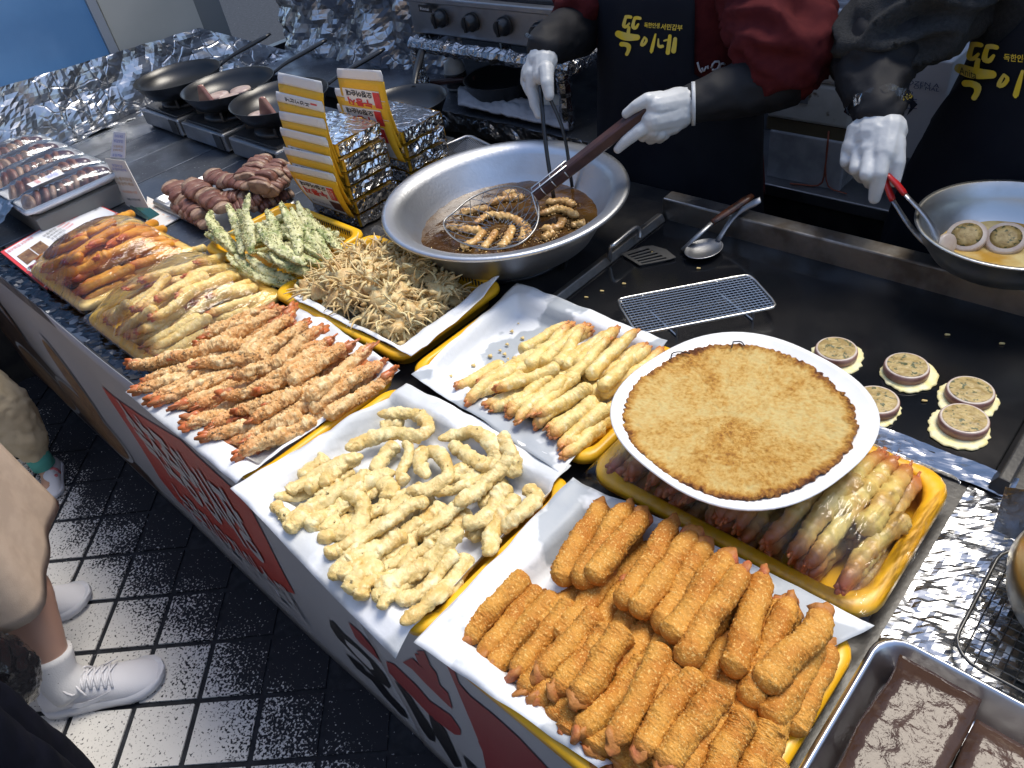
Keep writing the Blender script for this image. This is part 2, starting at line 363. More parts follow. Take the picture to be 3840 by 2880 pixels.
def onban(cx, cz): return lambda x, y: (cx + x, bwave(cx + x, cz + y) - .0048, cz + y)
BW = bx1 - bx0
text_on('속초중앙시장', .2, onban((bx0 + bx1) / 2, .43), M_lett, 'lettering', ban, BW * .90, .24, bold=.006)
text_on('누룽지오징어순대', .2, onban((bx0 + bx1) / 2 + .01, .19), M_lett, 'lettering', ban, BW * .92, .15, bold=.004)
for m, pl in ((M_blk, [(185,155),(215,165),(290,260),(400,360),(520,480),(620,600),(660,690),(640,710),(560,650),(440,520),(330,400),(240,300),(190,210)]),
  (M_blk, [(298,430),(430,530),(455,575),(550,630),(570,680),(640,760),(760,890),(790,955),(740,930),(600,780),(500,650),(380,550)]),
  (M_red2, [(335,165),(430,250),(540,370),(600,495),(560,460),(430,340),(390,290)]),
  (M_red2, [(640,470),(700,490),(880,660),(980,780),(1150,900),(1225,1010),(1228,1055),(1180,1050),(1000,920),(850,760),(720,630),(660,560)]),
  (M_red2, [(775,475),(850,440),(990,580),(1130,720),(1165,850),(1100,790),(950,640),(850,530)]),
  (M_red2, [(870,400),(930,420),(1040,560),(1065,655),(1000,600),(900,480)]), (M_red2, [(885,380),(945,385),(992,490),(950,465)]),
  (M_blk, [(700,625),(760,680),(830,760),(900,880),(960,970),(1010,1080),(1008,1130),(960,1110),(890,1010),(840,880),(780,770)]),
  (M_blk, [(970,885),(1060,960),(1110,1030),(1160,1160),(1220,1327),(1160,1327),(1100,1200),(1060,1110),(1000,1050)]),
  (M_red2, [(1115,470),(1180,520),(1220,640),(1310,740),(1480,870),(1700,1060),(1960,1327),(1430,1327),(1400,1180),(1365,1105),(1440,1150),(1510,1170),(1535,1120),(1500,1000),(1480,930),(1200,670)]),
  (M_blk, [(1240,1220),(1330,1300),(1360,1327),(1270,1327)])):
    print_poly(bp('TB', pl), m, 'brush_letter')
print_poly(bp('TB', [(305,305),(400,380),(500,480),(530,550),(500,550),(400,450),(320,350)]), M_lett, 'brush_letter', .0034)
M_pic = mat('printed_wood', (.075, .042, .028), .4, col2=(.035, .022, .018), ns=14, world=True); M_stew = mat('printed_food', (.26, .15, .07), .4, col2=(.11, .05, .03), ns=45, world=True, col3=(.35, .27, .15), ns3=90)
e0, e1 = bp('LB', [(560, 1260), (905, 1500)])
print_poly([(-3.38, .03), (e1[0] + .05, .03), (e1[0] + .03, .09), (e0[0], .20), (e0[0] - .3, .30), (e0[0] - .55, .44), (-2.7, .52), (-3.38, .56)], M_pic, 'food_photo', .0020)
for (a, b), hz in ((((330, 780), (850, 1450)), .17), (((205, 935), (540, 1215)), .13), (((550, 1255), (930, 1545)), .13), (((0, 490), (120, 640)), .12)):
    q0, q1 = bp('LB', [a, b]); cx, cz = (q0[0] + q1[0]) / 2, (q0[1] + q1[1]) / 2; rx = abs(q1[0] - q0[0]) / 2; rz = max(.05, min(hz, cz - .03))
    for k, (s_, m) in enumerate(((1., M_lett), (.9, M_stew))):
        print_poly([(cx + rx * s_ * math.cos(t * math.pi / 14), cz + rz * s_ * math.sin(t * math.pi / 14)) for t in range(28)], m, 'bowl_photo', .0030 + k * .0012)

# ---- unseen wall added across the aisle to block low sky and bounce fill
tag(MB().box2((-7, -1.75, 0), (5, -1.55, 2.7)).build('sky_block_wall', mat('sky_block_grey', (.30, .31, .33), .7, col2=(.22, .22, .24), ns=2)), 'unseen grey wall added across the aisle to block low sky', 'wall')
# ---- griddle
GZ = .716
gr = thing('griddle', 'wide black oiled iron griddle with steel splash rim', 'griddle', (-.42, 1.0, CT))
MB().box2((-.785, .815, CT), (-.072, 1.17, GZ)).build('hot_plate', M_iron, gr, bevel=.002)
M_rim = mat('greasy_steel_rim', (.30, .30, .30), .35, 1., col2=(.13, .11, .09), ns=14, r2=.6, bump=.25, bs=90)
MB().prism([(-.80, 1.165, GZ - .01), (-.80, 1.172, .758), (-.80, 1.205, .760), (-.80, 1.215, .70), (-.80, 1.17, .70)], (.86, 0, 0)).build('back_rim', M_rim, gr, bevel=.003)
MB().prism([(-.806, .80, .70), (-.806, .80, .728), (-.793, .80, .730), (-.786, .80, .7165), (-.786, .80, .70)], (0, .362, 0)).build('side_rim', M_rim, gr, bevel=.002)
MB().prism([(-.071, .80, .70), (-.071, .80, .717), (-.064, .80, .732), (-.050, .80, .730), (-.050, .80, .70)], (0, .362, 0)).build('side_rim', M_black, gr, bevel=.002)
h = [at('R7', 235, 225, .72), at('R7', 240, 165, .75), at('R7', 270, 140, .755), at('R7', 355, 72, .755), at('R7', 378, 80, .745), at('R7', 380, 120, .73)]
MB().tube(spline(h, 24), .0045, 8).build('handle', M_steel, gr, smooth=True)

# ---- end wall, foil backsplash, freezer
WX = -2.86
lw = MB().box2((WX - .06, -.3, 0), (WX - .02, 2.0, .72)).build('end_wall', M_black); tag(lw, 'low dark wall closing the left end of the stall', 'wall')
def crumple(p, n_, amp, f):
    d = 0
    for k in range(3):
        q = p * f * (1.9 ** k) + V((k * 9.1, 3, 1)); d += (abs(noise.noise(q)) - .3) / (1.7 ** k)
    return p + n_ * d * amp
def foil_sheet(c00, c10, c11, c01, nrm, nu, nv, amp, f, name, label, m=None, cat='foil', par=None):
    c00, c10, c11, c01, nrm = [V(c) for c in (c00, c10, c11, c01, nrm)]
    def fn(u, v):
        p = (c00 * (1 - u) + c10 * u) * (1 - v) + (c01 * (1 - u) + c11 * u) * v
        return crumple(p, nrm, amp, f)
    o = MB().grid(fn, nu, nv).build(name, m or M_foil, par, smooth=False, thick=.0004)
    return tag(o, label, cat) if par is None else o
q = [atx('R1', x, y, WX) for x, y in ((-300, 640), (0, 545), (720, 320), (1250, 190), (1290, 330))]
foil_sheet((WX + .03, .25, CT), (WX + .03, 1.62, CT), (WX - .01, q[3].y + .02, q[3].z), (WX - .01, q[0].y, q[1].z), (1, 0, 0), 64, 16, .030, 6, 'foil_backsplash', 'crumpled foil backsplash standing behind the pans at the left end', M_foil)
foil_sheet((WX + .03, .25, CT + .001), (WX + .03, 1.62, CT + .001), (WX + .10, 1.55, CT + .002), (WX + .07, .25, CT + .002), (0, 0, 1), 80, 5, .014, 20, 'foil_skirt', 'narrow crumpled foil skirt along the foot of the backsplash', M_foil)
fz = thing('display_freezer', 'blue lit glass fronted freezer behind the foil backsplash', 'freezer', (-3.2, .9, 0))
f0, f1 = atx('R1', 720, 320, WX - .1), atx('R1', 580, 0, WX - .1)
M_glass_blue = mat('frosted_freezer_glass', (.06, .12, .22), .3, col2=(.17, .29, .44), ns=2.5, lo=.35, hi=.7, emis=((.08, .22, .5), .16), coat=.4, bump=.25, bs=220, bd=.001)
MB().box2((-3.6, -.9, 0), (WX - .14, f0.y, 2.0)).build('cabinet', M_foam, fz)
MB().box2((WX - .135, -.9, .55), (WX - .115, f0.y - .012, 1.9)).build('glass_front', M_glass_blue, fz)
MB().box2((WX - .135, f0.y - .010, .55), (WX - .105, f0.y + .02, 1.95)).build('door_frame', mat('frame_paint', (.35, .37, .40), .4), fz)
f2 = atx('R1', 1220, 20, WX - .1)
M_cream = mat('cream_panel', (.50, .49, .44), .45, col2=(.42, .42, .38), ns=3)
tag(MB().box2((WX - .22, f0.y + .03, 0), (WX - .12, f2.y + .02, 2.0)).build('cream_panel', M_cream), 'plain cream board standing beside the blue freezer', 'panel')
f3 = atx('R1', 1330, 200, WX - .1)
tag(MB().box2((WX - .21, f2.y + .022, 0), (WX - .13, f3.y + .10, 2.0)).build('grey_post', mat('grey_paint', (.20, .21, .21), .5)), 'narrow grey post between cream board and crumpled foil wall', 'post')

# ---- back wall with foil
BWY = 1.96
bw = MB().box2((-3.2, BWY, 0), (1.6, BWY + .08, 2.25)).build('back_wall', mat('dark_wall', (.09, .095, .105), .6)); tag(bw, 'dark back wall of the stall behind the vendors', 'wall')  # unseen upper part kept tall so its shadow covers the back of the stall
foil_sheet((-2.84, 1.60, .70), (-1.86, 1.62, .70), (-1.80, 1.70, 1.25), (-2.90, 1.66, 1.30), (0, -1, 0), 64, 40, .085, 5.5, 'foil_wall', 'tall crumpled foil sheet hung behind the frying pans', M_foil)
bch = thing('back_bench', 'dark back bench covered with dirty foil under the gas range', 'bench', (-2.0, 1.7, 0))
MB().box2((-2.85, 1.425, .66), (-1.16, 1.95, .70)).build('top', M_steel_dark, bch, bevel=.003)
MB().box2((-2.85, 1.44, 0), (-1.16, 1.47, .658)).build('front_panel', M_black, bch)
foil_sheet((-2.0, 1.422, .702), (-1.16, 1.422, .702), (-1.16, 1.418, .655), (-2.0, 1.418, .64), (0, -1, 0), 80, 6, .012, 18, 'foil_edging', None, foilmat('dull_foil', (.35, .36, .38), .3, 40, .8), par=bch)
rb = thing('back_shelf', 'low steel shelf behind the vendors holding foam boxes', 'shelf', (-.6, 1.75, 0))
sz = aty('R4', 300, 1095, 1.66).z
MB().box2((-1.05, 1.66, sz - .03), (.6, 1.95, sz)).build('top', M_steel, rb, bevel=.003)
MB().box2((-1.05, 1.68, 0), (.6, 1.71, sz - .032)).build('front_panel', M_black, rb)
# ================================================================== trays and paper
def rrect(cx, cy, hx, hy, r_, z, n=5):
    out = []
    for sx, sy, a0 in ((1, 1, 0), (-1, 1, 90), (-1, -1, 180), (1, -1, 270)):
        for k in range(n + 1):
            a = R(a0 + 90 * k / n); out.append(V((cx + sx * (hx - r_) + r_ * math.cos(a), cy + sy * (hy - r_) + r_ * math.sin(a), z)))
    return out
def loft(mb, loops, cap0=True, cap1=False):
    n = len(loops[0]); vs = [p for l in loops for p in l]; fs = []
    for i in range(len(loops) - 1):
        for k in range(n): fs.append((i * n + k, i * n + (k + 1) % n, (i + 1) * n + (k + 1) % n, (i + 1) * n + k))
    if cap0: fs.append(tuple(range(n))[::-1])
    if cap1: fs.append(tuple(range((len(loops) - 1) * n, len(loops) * n)))
    return mb.add(vs, fs)
def tray(x0, x1, y0, y1, label, m=None, zr=.737, slots=False, lip=.016, name='food_tray', z0=CT + .002, cr=.03, cat='tray'):
    cx, cy, hx, hy = (x0 + x1) / 2, (y0 + y1) / 2, (x1 - x0) / 2, (y1 - y0) / 2
    t = thing(name, label, cat, (cx, cy, z0)); ins = .022
    lo = [(hx - ins - .004, cr * .7, z0), (hx - ins, cr * .75, z0 + .003), (hx - lip, cr * .9, zr - .003), (hx - lip + .003, cr * .9, zr), (hx - .004, cr, zr), (hx, cr, zr - .004), (hx + .001, cr, zr - .012), (hx - .003, cr, zr - .012),
          (hx - .004, cr, zr - .005), (hx - lip + .001, cr * .9, zr - .006), (hx - ins + .003, cr * .75, z0 + .006), (hx - ins - .002, cr * .7, z0 + .003)]
    mb = MB(); loft(mb, [rrect(cx, cy, a, hy - (hx - a), r_, z) for a, r_, z in lo], True, True)
    mb.build('basin', m or M_yellow, t, smooth=True)
    if slots:
        s = MB()
        n = int((x1 - x0 - .07) / .0085)
        for i in range(n):
            x = x0 + .035 + i * .0085; s.box((x, y1 - lip - .0015, zr - .010), (.0035, .002, .013))
        tag(s.build('drain_slots', M_black, t), kind='stuff')
    return t
def paper(cs, x0, x1, y0, y1, label, zb=CT + .0095, zr=.7405, m=None, wr=.007, seed=0, nu=56, nv=44, curl=None):
    """sheet pressed into a tray; cs = outer corners (front left, front right, back right, back left)"""
    cs = [V(c) for c in cs]
    def fn(u, v):
        p = (cs[0] * (1 - u) + cs[1] * u) * (1 - v) + (cs[3] * (1 - u) + cs[2] * u) * v
        dx = min(p.x - (x0 + .036), (x1 - .036) - p.x); dy = min(p.y - (y0 + .036), (y1 - .036) - p.y); d = min(dx, dy)
        k = max(0., min(1., -d / .020 + .12)); k = k * k * (3 - 2 * k)
        z = zb + (zr - zb) * k
        if d < -.036: z = zr + (p.z - zr) * min(1., (-d - .036) / .04)
        for c_, (cu, cv) in zip(cs, ((0, 0), (1, 0), (1, 1), (0, 1))):
            if c_.z > zr + .012:        # a stiff corner standing up
                k2 = max(0., 1 - math.hypot(u - cu, v - cv) / .30); z = z * (1 - k2 * k2) + c_.z * k2 * k2
        q = V((p.x * 14 + seed, p.y * 14, seed * 3)); z += wr * (.25 + k) * abs(noise.noise(q)) + wr * .25 * noise.noise(q * 3) + .0006
        return (p.x + .004 * noise.noise(q * .7), p.y + .004 * noise.noise(q * .6 + V((5, 5, 5))), z)
    o = MB().grid(fn, nu, nv).build('paper_liner', m or M_paper, None, smooth=True, thick=.0003)
    return tag(o, label, 'paper')

def pz(T, x, y, zb=CT + .0095, zr=.7405):
    d = min(x - T[0] - .036, T[1] - .036 - x, y - T[2] - .036, T[3] - .036 - y); k = max(0., min(1., -d / .020 + .12)); return zb + (zr - zb) * k * k * (3 - 2 * k)
def lift(T, p, rad): return V((p.x, p.y, max(p.z, pz(T, p.x, p.y) + rad)))
T3 = (-1.245, -.866, .222, .503); T4 = (-.858, -.476, .205, .490); T5 = (-.466, -.098, .207, .492)
TC = (-1.278, -.884, .530, .790); TP = (-1.60, -1.292, .556, .790); TS = (-.868, -.488, .528, .802); TW = (-.482, -.100, .512, .764)
T1_ = (-1.935, -1.615, .278, .548); T2_ = (-1.585, -1.265, .268, .552)
tray(*T3, 'yellow plastic tray under the frilly orange shrimp')
tray(*T4, 'yellow plastic tray under the pale squid strips')
tray(*T5, 'yellow plastic tray under the breaded crab sticks')
tray(*TC, 'yellow slotted basket holding the small fried crabs', slots=True, zr=.748, name='food_basket', cat='basket')
tray(*TP, 'yellow slotted basket holding the green pepper fritters', slots=True, zr=.745, name='food_basket', cat='basket')
tray(*TS, 'yellow plastic tray under the half empty row of smooth shrimp')
tray(*TW, 'yellow plastic tray of wrapped shrimp below the white plate', zr=.742, cr=.04, lip=.02)
M_yel2 = mat('pale_yellow_plastic', (.74, .56, .22), .4, col2=(.70, .45, .05), ns=6)
tray(*T1_, 'pale yellow tray of wrapped orange fritters beside the menu', M_yel2, lip=.02)
tray(*T2_, 'pale yellow tray of wrapped shrimp next to frilly shrimp', M_yel2, lip=.02)

def pc(*l): return [at(r, x, y, z) for r, x, y, z in l]
paper(pc(('R5', 812, 1335, .73), ('V', 520, 1058, .725), ('V', 862, 800, .745), ('V', 650, 655, .742)), *T3, 'white paper sheet beneath the frilly orange shrimp', seed=1)
paper(pc(('R9', 105, 625, .735), ('R9', 1090, 1632, .715), ('R9', 2110, 470, .742), ('R9', 1150, -20, .745)), *T4, 'white paper sheet beneath the pale squid strips', seed=2)
paper(pc(('R10', 60, 765, .735), ('V', 1300, 1700, .70), ('R10', 2185, 670, .74), ('R10', 800, -20, .748)), *T5, 'white paper sheet beneath the breaded crab sticks', seed=3, m=M_paper2)
paper(pc(('K', 200, 910, .760), ('K', 1215, 1430, .745), ('K', 1935, 765, .785), ('K', 905, 400, .80)), *TC, 'white paper sheet beneath the small fried crabs', zr=.7525, seed=4, wr=.008)
paper(pc(('V', 890, 808, .745), ('PS', 1150, 1600, .742), ('PS', 2169, 330, .742), ('V', 1118, 605, .748)), *TS, 'grease stained paper beneath the row of smooth shrimp', seed=5, m=M_paper2)

# ================================================================== fried food
def rprof(t, a=.10, b=.07): return min(1., math.sqrt(max(.0, min(1., t / a))) * .85 + .15) * min(1., math.sqrt(max(0., min(1., (1 - t) / b))) * .9 + .1)
def fritter_mesh(name, path, rad, amp, freq, seg, seed, flakes=0, flat=1., taper=.25, fl=.006, fine=0., closed=False, an=1., lw=.12, pt=0):
    mb = MB(); n = len(path); off = V((seed * 5.3, seed * 1.7, seed * 9.1)); hs = []; sq = V((an, 1, 1))
    rr = [rad * (1 if closed else (rprof(i / (n - 1), .4, .35) if pt else rprof(i / (n - 1)))) * (1 - taper * (1 - i / (n - 1))) for i in range(n)]
    def jit(q, p, t):
        w_ = (q + off) * sq             # puffed, creased batter
        k = 1 + lw * noise.noise(w_ * 42) + amp * (abs(noise.noise(w_ * freq)) * 2.2 - .45 + .4 * noise.noise(w_ * freq * .4)) + fine * (abs(noise.noise(w_ * freq * 3.1)) * 2.2 - .45 + .6 * noise.noise(w_ * freq * 6.5))
        k = max(.4, k); hs.append(k); return p + (q - p) * k
    mb.tube(path, rr, seg, flat=flat, jit=jit, closed=closed)
    rnd = random.Random(seed)
    for k in range(flakes):
        i = rnd.randrange(2, n - 2); p = V(path[i]); tdir = (V(path[i + 1]) - V(path[i - 1])).normalized()
        a = rnd.uniform(0, 6.28); side = tdir.cross(V((0, 0, 1))).normalized(); upv = side.cross(tdir)
        d = side * math.cos(a) + upv * math.sin(a); q = p + d * rr[i] * .9; e = tdir * rnd.uniform(-1, 1) + d * .6
        w_ = tdir.cross(d) * rnd.uniform(.001, .0025); ln = rnd.uniform(.4, 1.) * fl
        mb.add([q + w_, q - w_, q + tdir * .0015 - d * .002, q + e * ln], [(0, 1, 3), (1, 2, 3), (2, 0, 3), (0, 2, 1)], [i / (n - 1)] * 4)
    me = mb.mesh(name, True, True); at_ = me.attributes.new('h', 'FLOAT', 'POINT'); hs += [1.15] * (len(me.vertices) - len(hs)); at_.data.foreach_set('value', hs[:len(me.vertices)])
    return me
def tail_mesh(seed, s=1.):
    rnd = random.Random(seed); mb = MB()
    for k in (-1, 0, 1):
        a = k * .38 + rnd.uniform(-.1, .1); L_ = (.015 if k else .018) * s; w_ = .0042 * s
        c, sn = math.cos(math.pi + a), math.sin(math.pi + a); up = .0015 * (1 - abs(k)) + rnd.uniform(0, .002)
        pts = [(0, -w_ * .6), (L_ * .55, -w_), (L_, -w_ * .35), (L_ * 1.02, w_ * .35), (L_ * .55, w_), (0, w_ * .6)]
        mb.prism([(.012 + x * c - y * sn, x * sn + y * c, up - .0012) for x, y in pts], (0, 0, .0026))
    capsule(mb, (.005, 0, 0), .0045 * s, (.018, 0, 0), .0055 * s, 8)
    return mb.mesh('tail', True)
M_tail = mat('fried_shrimp_tail', (.52, .13, .035), .35, col2=(.42, .16, .06), ns=90, bump=.3, bs=300)
M_tail2 = mat('pale_shrimp_tail', (.58, .26, .09), .4, col2=(.50, .16, .05), ns=90, bump=.3, bs=300)
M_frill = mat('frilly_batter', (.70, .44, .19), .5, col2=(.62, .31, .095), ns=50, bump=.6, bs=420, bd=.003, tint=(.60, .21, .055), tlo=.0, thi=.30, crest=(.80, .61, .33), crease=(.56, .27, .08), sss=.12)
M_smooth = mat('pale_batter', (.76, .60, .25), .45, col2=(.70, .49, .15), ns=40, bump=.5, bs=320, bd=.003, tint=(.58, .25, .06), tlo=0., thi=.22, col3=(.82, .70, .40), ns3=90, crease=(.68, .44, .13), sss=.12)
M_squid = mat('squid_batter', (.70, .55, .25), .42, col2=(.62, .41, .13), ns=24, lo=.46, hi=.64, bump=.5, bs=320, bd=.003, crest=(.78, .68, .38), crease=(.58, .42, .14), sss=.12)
M_crumb = mat('breadcrumb_crust', (.54, .255, .042), .65, spec=.3, col2=(.42, .155, .018), ns=30, bump=.7, bs=600, bd=.0016, col3=(.68, .42, .13), ns3=380, lo3=.56, hi3=.68, tint=(.40, .15, .03), tlo=0., thi=.12)
M_orange = mat('orange_batter', (.62, .30, .030), .5, col2=(.52, .20, .015), ns=40, bump=.5, bs=300, tint=(.36, .06, .015), tlo=.04, thi=.26)
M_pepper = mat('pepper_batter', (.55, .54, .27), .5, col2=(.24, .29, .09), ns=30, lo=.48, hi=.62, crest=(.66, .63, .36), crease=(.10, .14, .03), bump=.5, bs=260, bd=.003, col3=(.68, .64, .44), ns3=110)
M_crab = mat('fried_crab', (.70, .54, .26), .5, col2=(.52, .33, .13), ns=60, bump=.5, bs=300, col3=(.64, .55, .30), ns3=40, lo3=.52, hi3=.62)
M_stick = mat('crab_meat_end', (.38, .15, .03), .6, col2=(.44, .12, .05), ns=35, lo=.5, hi=.7, bump=.6, bs=240)

def frame(o, p0, p1, L0, roll=0., sc=1., sy=None):
    p0, p1 = V(p0), V(p1); x = (p1 - p0); L_ = x.length; x.normalize()
    z = V((0, 0, 1)); y = z.cross(x).normalized(); z = x.cross(y)
    y, z = y * math.cos(roll) + z * math.sin(roll), z * math.cos(roll) - y * math.sin(roll)
    k = L_ / L0; s = sc
    o.matrix_world = Matrix(((x.x * k, y.x * s, z.x * s, p0.x), (x.y * k, y.y * s, z.y * s, p0.y), (x.z * k, y.z * s, z.z * s, p0.z), (0, 0, 0, 1)))
def variants(kind, n, L0, rad, amp, freq, seg, rings, m, flakes=0, fl=.006, taper=.25, bend=.010, fine=0., tailm=None, ts=1., flat=1., start=0., an=1., lw=.12, pt=0):
    out = []
    for k in range(n):
        b = random.uniform(-bend, bend); b2 = random.uniform(-bend, bend) * .5
        path = [V((start + (L0 - start) * i / rings, b * math.sin(math.pi * i / rings) + b2 * math.sin(2 * math.pi * i / rings), b2 * .6 * math.sin(math.pi * i / rings))) for i in range(rings + 1)]
        me = fritter_mesh(kind, path, rad * random.uniform(.92, 1.08), amp, freq, seg, k + 11 * len(kind), flakes, flat, taper, fl, fine, False, an, lw, pt); me.materials.append(m)
        tm = None
        if tailm: tm = tail_mesh(k, ts); tm.materials.append(tailm)
        out.append((me, tm))
    return out
def piece(name, var, p0, p1, L0, label, cat, group, roll=None, sc=1., tname='tail'):
    me, tm = random.choice(var); o = bpy.data.objects.new(name, me); COL.objects.link(o)
    frame(o, p0, p1, L0, random.uniform(-3.1, 3.1) if roll is None else roll, sc); tag(o, label, cat, group)
    if tm: c = bpy.data.objects.new(tname, tm); COL.objects.link(c); c.parent = o
    return o

# ---- frilly shrimp (front row, third tray)
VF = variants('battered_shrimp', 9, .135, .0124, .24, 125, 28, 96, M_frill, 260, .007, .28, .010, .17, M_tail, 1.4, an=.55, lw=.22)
LBL = 'frilly orange tempura shrimp piled on paper in the front tray', 'shrimp', 'frilly shrimp in the front tray'
for i in range(76):                     # lower layers
    x = random.uniform(T3[0] + .05, T3[1] - .05)
    if i % 2: zz_ = .722 + .010 * (i % 6 // 2); p0, p1 = (x - .02, .255 + random.uniform(0, .03), zz_), (x + random.uniform(.01, .05), .385, zz_ + .006)
    else: p0, p1 = (x + .02, .480, .735 + .010 * (i % 6 // 2)), (x - random.uniform(.0, .04), .36, .728 + .010 * (i % 6 // 2))
    piece('battered_shrimp', VF, p0, p1, .135, *LBL)
for r, a, b, c, d, z in [('R5',835,1150,1230,1090,.742),('R5',925,1270,1320,1140,.742),('R5',890,1335,1400,1165,.738),('R5',955,1365,1480,1110,.748),('R5',1010,1375,1575,1160,.750),
  ('R5',1120,1420,1640,1200,.744),('R5',1195,1505,1690,1275,.742),('R5',1335,1530,1830,1270,.748),('R5',1215,1590,1640,1430,.730),('R5',1330,1640,1940,1455,.735),('R5',1480,1655,2040,1515,.725),
  ('R5',1740,770,1330,930,.758),('R5',1820,770,1400,990,.765),('R5',1875,770,1540,1080,.770),('R5',1870,845,1570,1100,.768),('R5',1955,865,1650,1110,.768),('R5',2060,905,1640,1190,.770),
  ('R5',2130,965,1820,1180,.768),('R5',2200,1010,1850,1270,.768),('R6',735,825,330,1060,.768),('R6',845,840,420,1190,.772),('R6',910,960,450,1270,.752),('R6',990,1040,545,1320,.738),
  ('R5',1290,960,1640,860,.752),('R5',1250,1010,1560,1020,.765),('R5',1090,1080,1480,1000,.758),('R5',1240,1130,1720,1090,.770),('R5',1480,1220,1800,1100,.772),('R5',1400,1330,1900,1160,.768),
  ('R5',1640,1310,2010,1120,.770),('R5',1500,1440,1880,1330,.758),('R5',1700,1420,2060,1240,.760),('R6',20,1460,400,1285,.745),('R6',10,1590,500,1350,.735),('R6',60,1330,400,1120,.760)]:
    piece('battered_shrimp', VF, lift(T3, at(r, a, b, z), .009), lift(T3, at(r, c, d, z + random.uniform(-.006, .010)), .010), .135, *LBL)

# ---- smooth pale shrimp (back row)
VSm = variants('smooth_shrimp', 8, .125, .0118, .12, 95, 24, 70, M_smooth, 0, 0, .28, .007, .06, M_tail2, 1.0)
LBL = 'smooth pale yellow tempura shrimp in the half empty tray', 'shrimp', 'smooth shrimp in the half empty tray'
for i in range(34):
    x = random.uniform(-.72, -.52); y = .60 if i % 2 else .68
    if i % 2: piece('smooth_shrimp', VSm, (x - .03, .565, .722 + .009 * (i % 3)), (x + .01, .67, .725 + .009 * (i % 3)), .125, *LBL)
    else: piece('smooth_shrimp', VSm, (x, .770, .725 + .009 * (i % 3)), (x - .03, .665, .725 + .009 * (i % 3)), .125, *LBL)
for a, b, c, d, z in [(1230,165,830,590,.745),(1390,180,960,560,.748),(1350,200,1110,560,.752),(1590,240,1180,600,.752),(1700,210,1290,570,.755),(1620,290,1220,680,.758),(1880,220,1430,690,.762),(1960,350,1520,790,.760),
  (2000,380,1600,720,.752),(2120,410,1530,860,.745),(170,855,620,560,.728),(260,980,750,570,.738),(300,900,800,640,.742),(430,980,980,760,.742),(530,790,1140,560,.768),(640,980,1080,680,.755),(480,1010,900,840,.745),
  (730,1100,1200,680,.758),(650,1060,1150,790,.745),(860,1050,1330,640,.762),(930,1040,1460,760,.765),(900,1160,1300,860,.748),(1010,1180,1480,900,.752),(1070,1240,1480,880,.755),(1140,1370,1600,960,.745),(1060,1300,1420,1040,.735),(1180,1500,1660,1060,.735),(1200,1440,1560,1180,.725)]:
    piece('smooth_shrimp', VSm, lift(TS, at('PS', a, b, z), .009), lift(TS, at('PS', c, d, z + random.uniform(-.004, .006)), .010), .125, *LBL)
o = piece('smooth_shrimp', VSm, at('PS', 1090, 1370, .722), at('PS', 395, 1090, .722), .125, 'single smooth shrimp lying crosswise at the front of its tray', 'shrimp', None)

# ---- squid strips, each its own shape
LBL = 'pale battered squid strip in the heap on white paper', 'squid', 'squid strips in the front tray'
SQ = [([(970,160),(1100,165),(1220,170),(1270,240),(1220,290),(1050,280),(900,320),(780,370)],.738),([(990,250),(1060,220),(1130,230)],.722),([(890,410),(750,450),(600,530),(480,600),(440,630)],.740),
 ([(400,720),(520,640),(650,580),(760,520)],.724),([(430,840),(560,740),(700,640),(860,560),(930,500)],.742),([(400,760),(470,850)],.728),([(600,890),(650,800),(740,740)],.726),
 ([(710,740),(700,850),(790,870),(870,800),(880,690),(800,640),(960,545),(1080,505)],.738),([(700,980),(720,900),(770,830)],.724),([(950,510),(1010,410),(1090,340)],.730),([(1140,300),(1160,400),(1110,520),(1140,570)],.735),
 ([(1200,430),(1250,360)],.725),([(1270,540),(1220,450),(1280,380),(1370,440),(1385,540),(1260,610),(1140,620)],.742),([(1330,310),(1450,290),(1560,300),(1660,370),(1670,440),(1590,460),(1480,390),(1400,340)],.742),
 ([(1290,620),(1420,610),(1560,560),(1640,500)],.736),([(1410,570),(1430,510),(1520,490),(1545,540),(1460,585)],.732),([(1430,700),(1560,620),(1680,510),(1780,420)],.744),([(1740,530),(1795,500),(1750,420),(1700,360)],.730),
 ([(1480,790),(1560,800),(1640,740),(1700,650),(1770,590)],.742),([(1640,1020),(1640,920),(1680,800),(1750,720),(1780,640)],.740),([(1700,860),(1800,830),(1890,740),(1910,650),(1850,590)],.732),
 ([(1040,680),(1045,600),(960,560)],.730),([(900,740),(990,730),(1075,710)],.726),([(740,980),(880,890),(1030,800),(1180,700),(1280,680)],.744),([(690,1060),(800,990),(900,930)],.730),([(700,1170),(850,1040),(1000,950),(1150,870)],.740),
 ([(790,1210),(850,1120),(930,1040)],.728),([(830,1270),(900,1170),(1010,1070)],.735),([(910,1330),(930,1260),(990,1180)],.726),([(960,1220),(1100,1150),(1250,1060),(1380,930),(1460,830)],.748),([(1020,1390),(1050,1310),(1120,1240)],.730),
 ([(1080,1280),(1220,1230),(1330,1110),(1430,960)],.745),([(1130,1460),(1250,1380),(1340,1290),(1400,1180),(1480,1060),(1510,1000)],.730),([(1210,880),(1330,800),(1400,740),(1480,680)],.738),([(1100,1090),(1200,1000),(1320,930)],.738),
 ([(1240,900),(1350,880)],.726),([(1510,850),(1580,890)],.726),([(620,640),(720,560),(840,500)],.724),([(1180,1180),(1290,1080),(1380,1000)],.728),([(850,960),(960,890),(1060,850)],.728),([(1580,720),(1680,620),(1720,560)],.724),([(1480,640),(1600,580)],.722)]
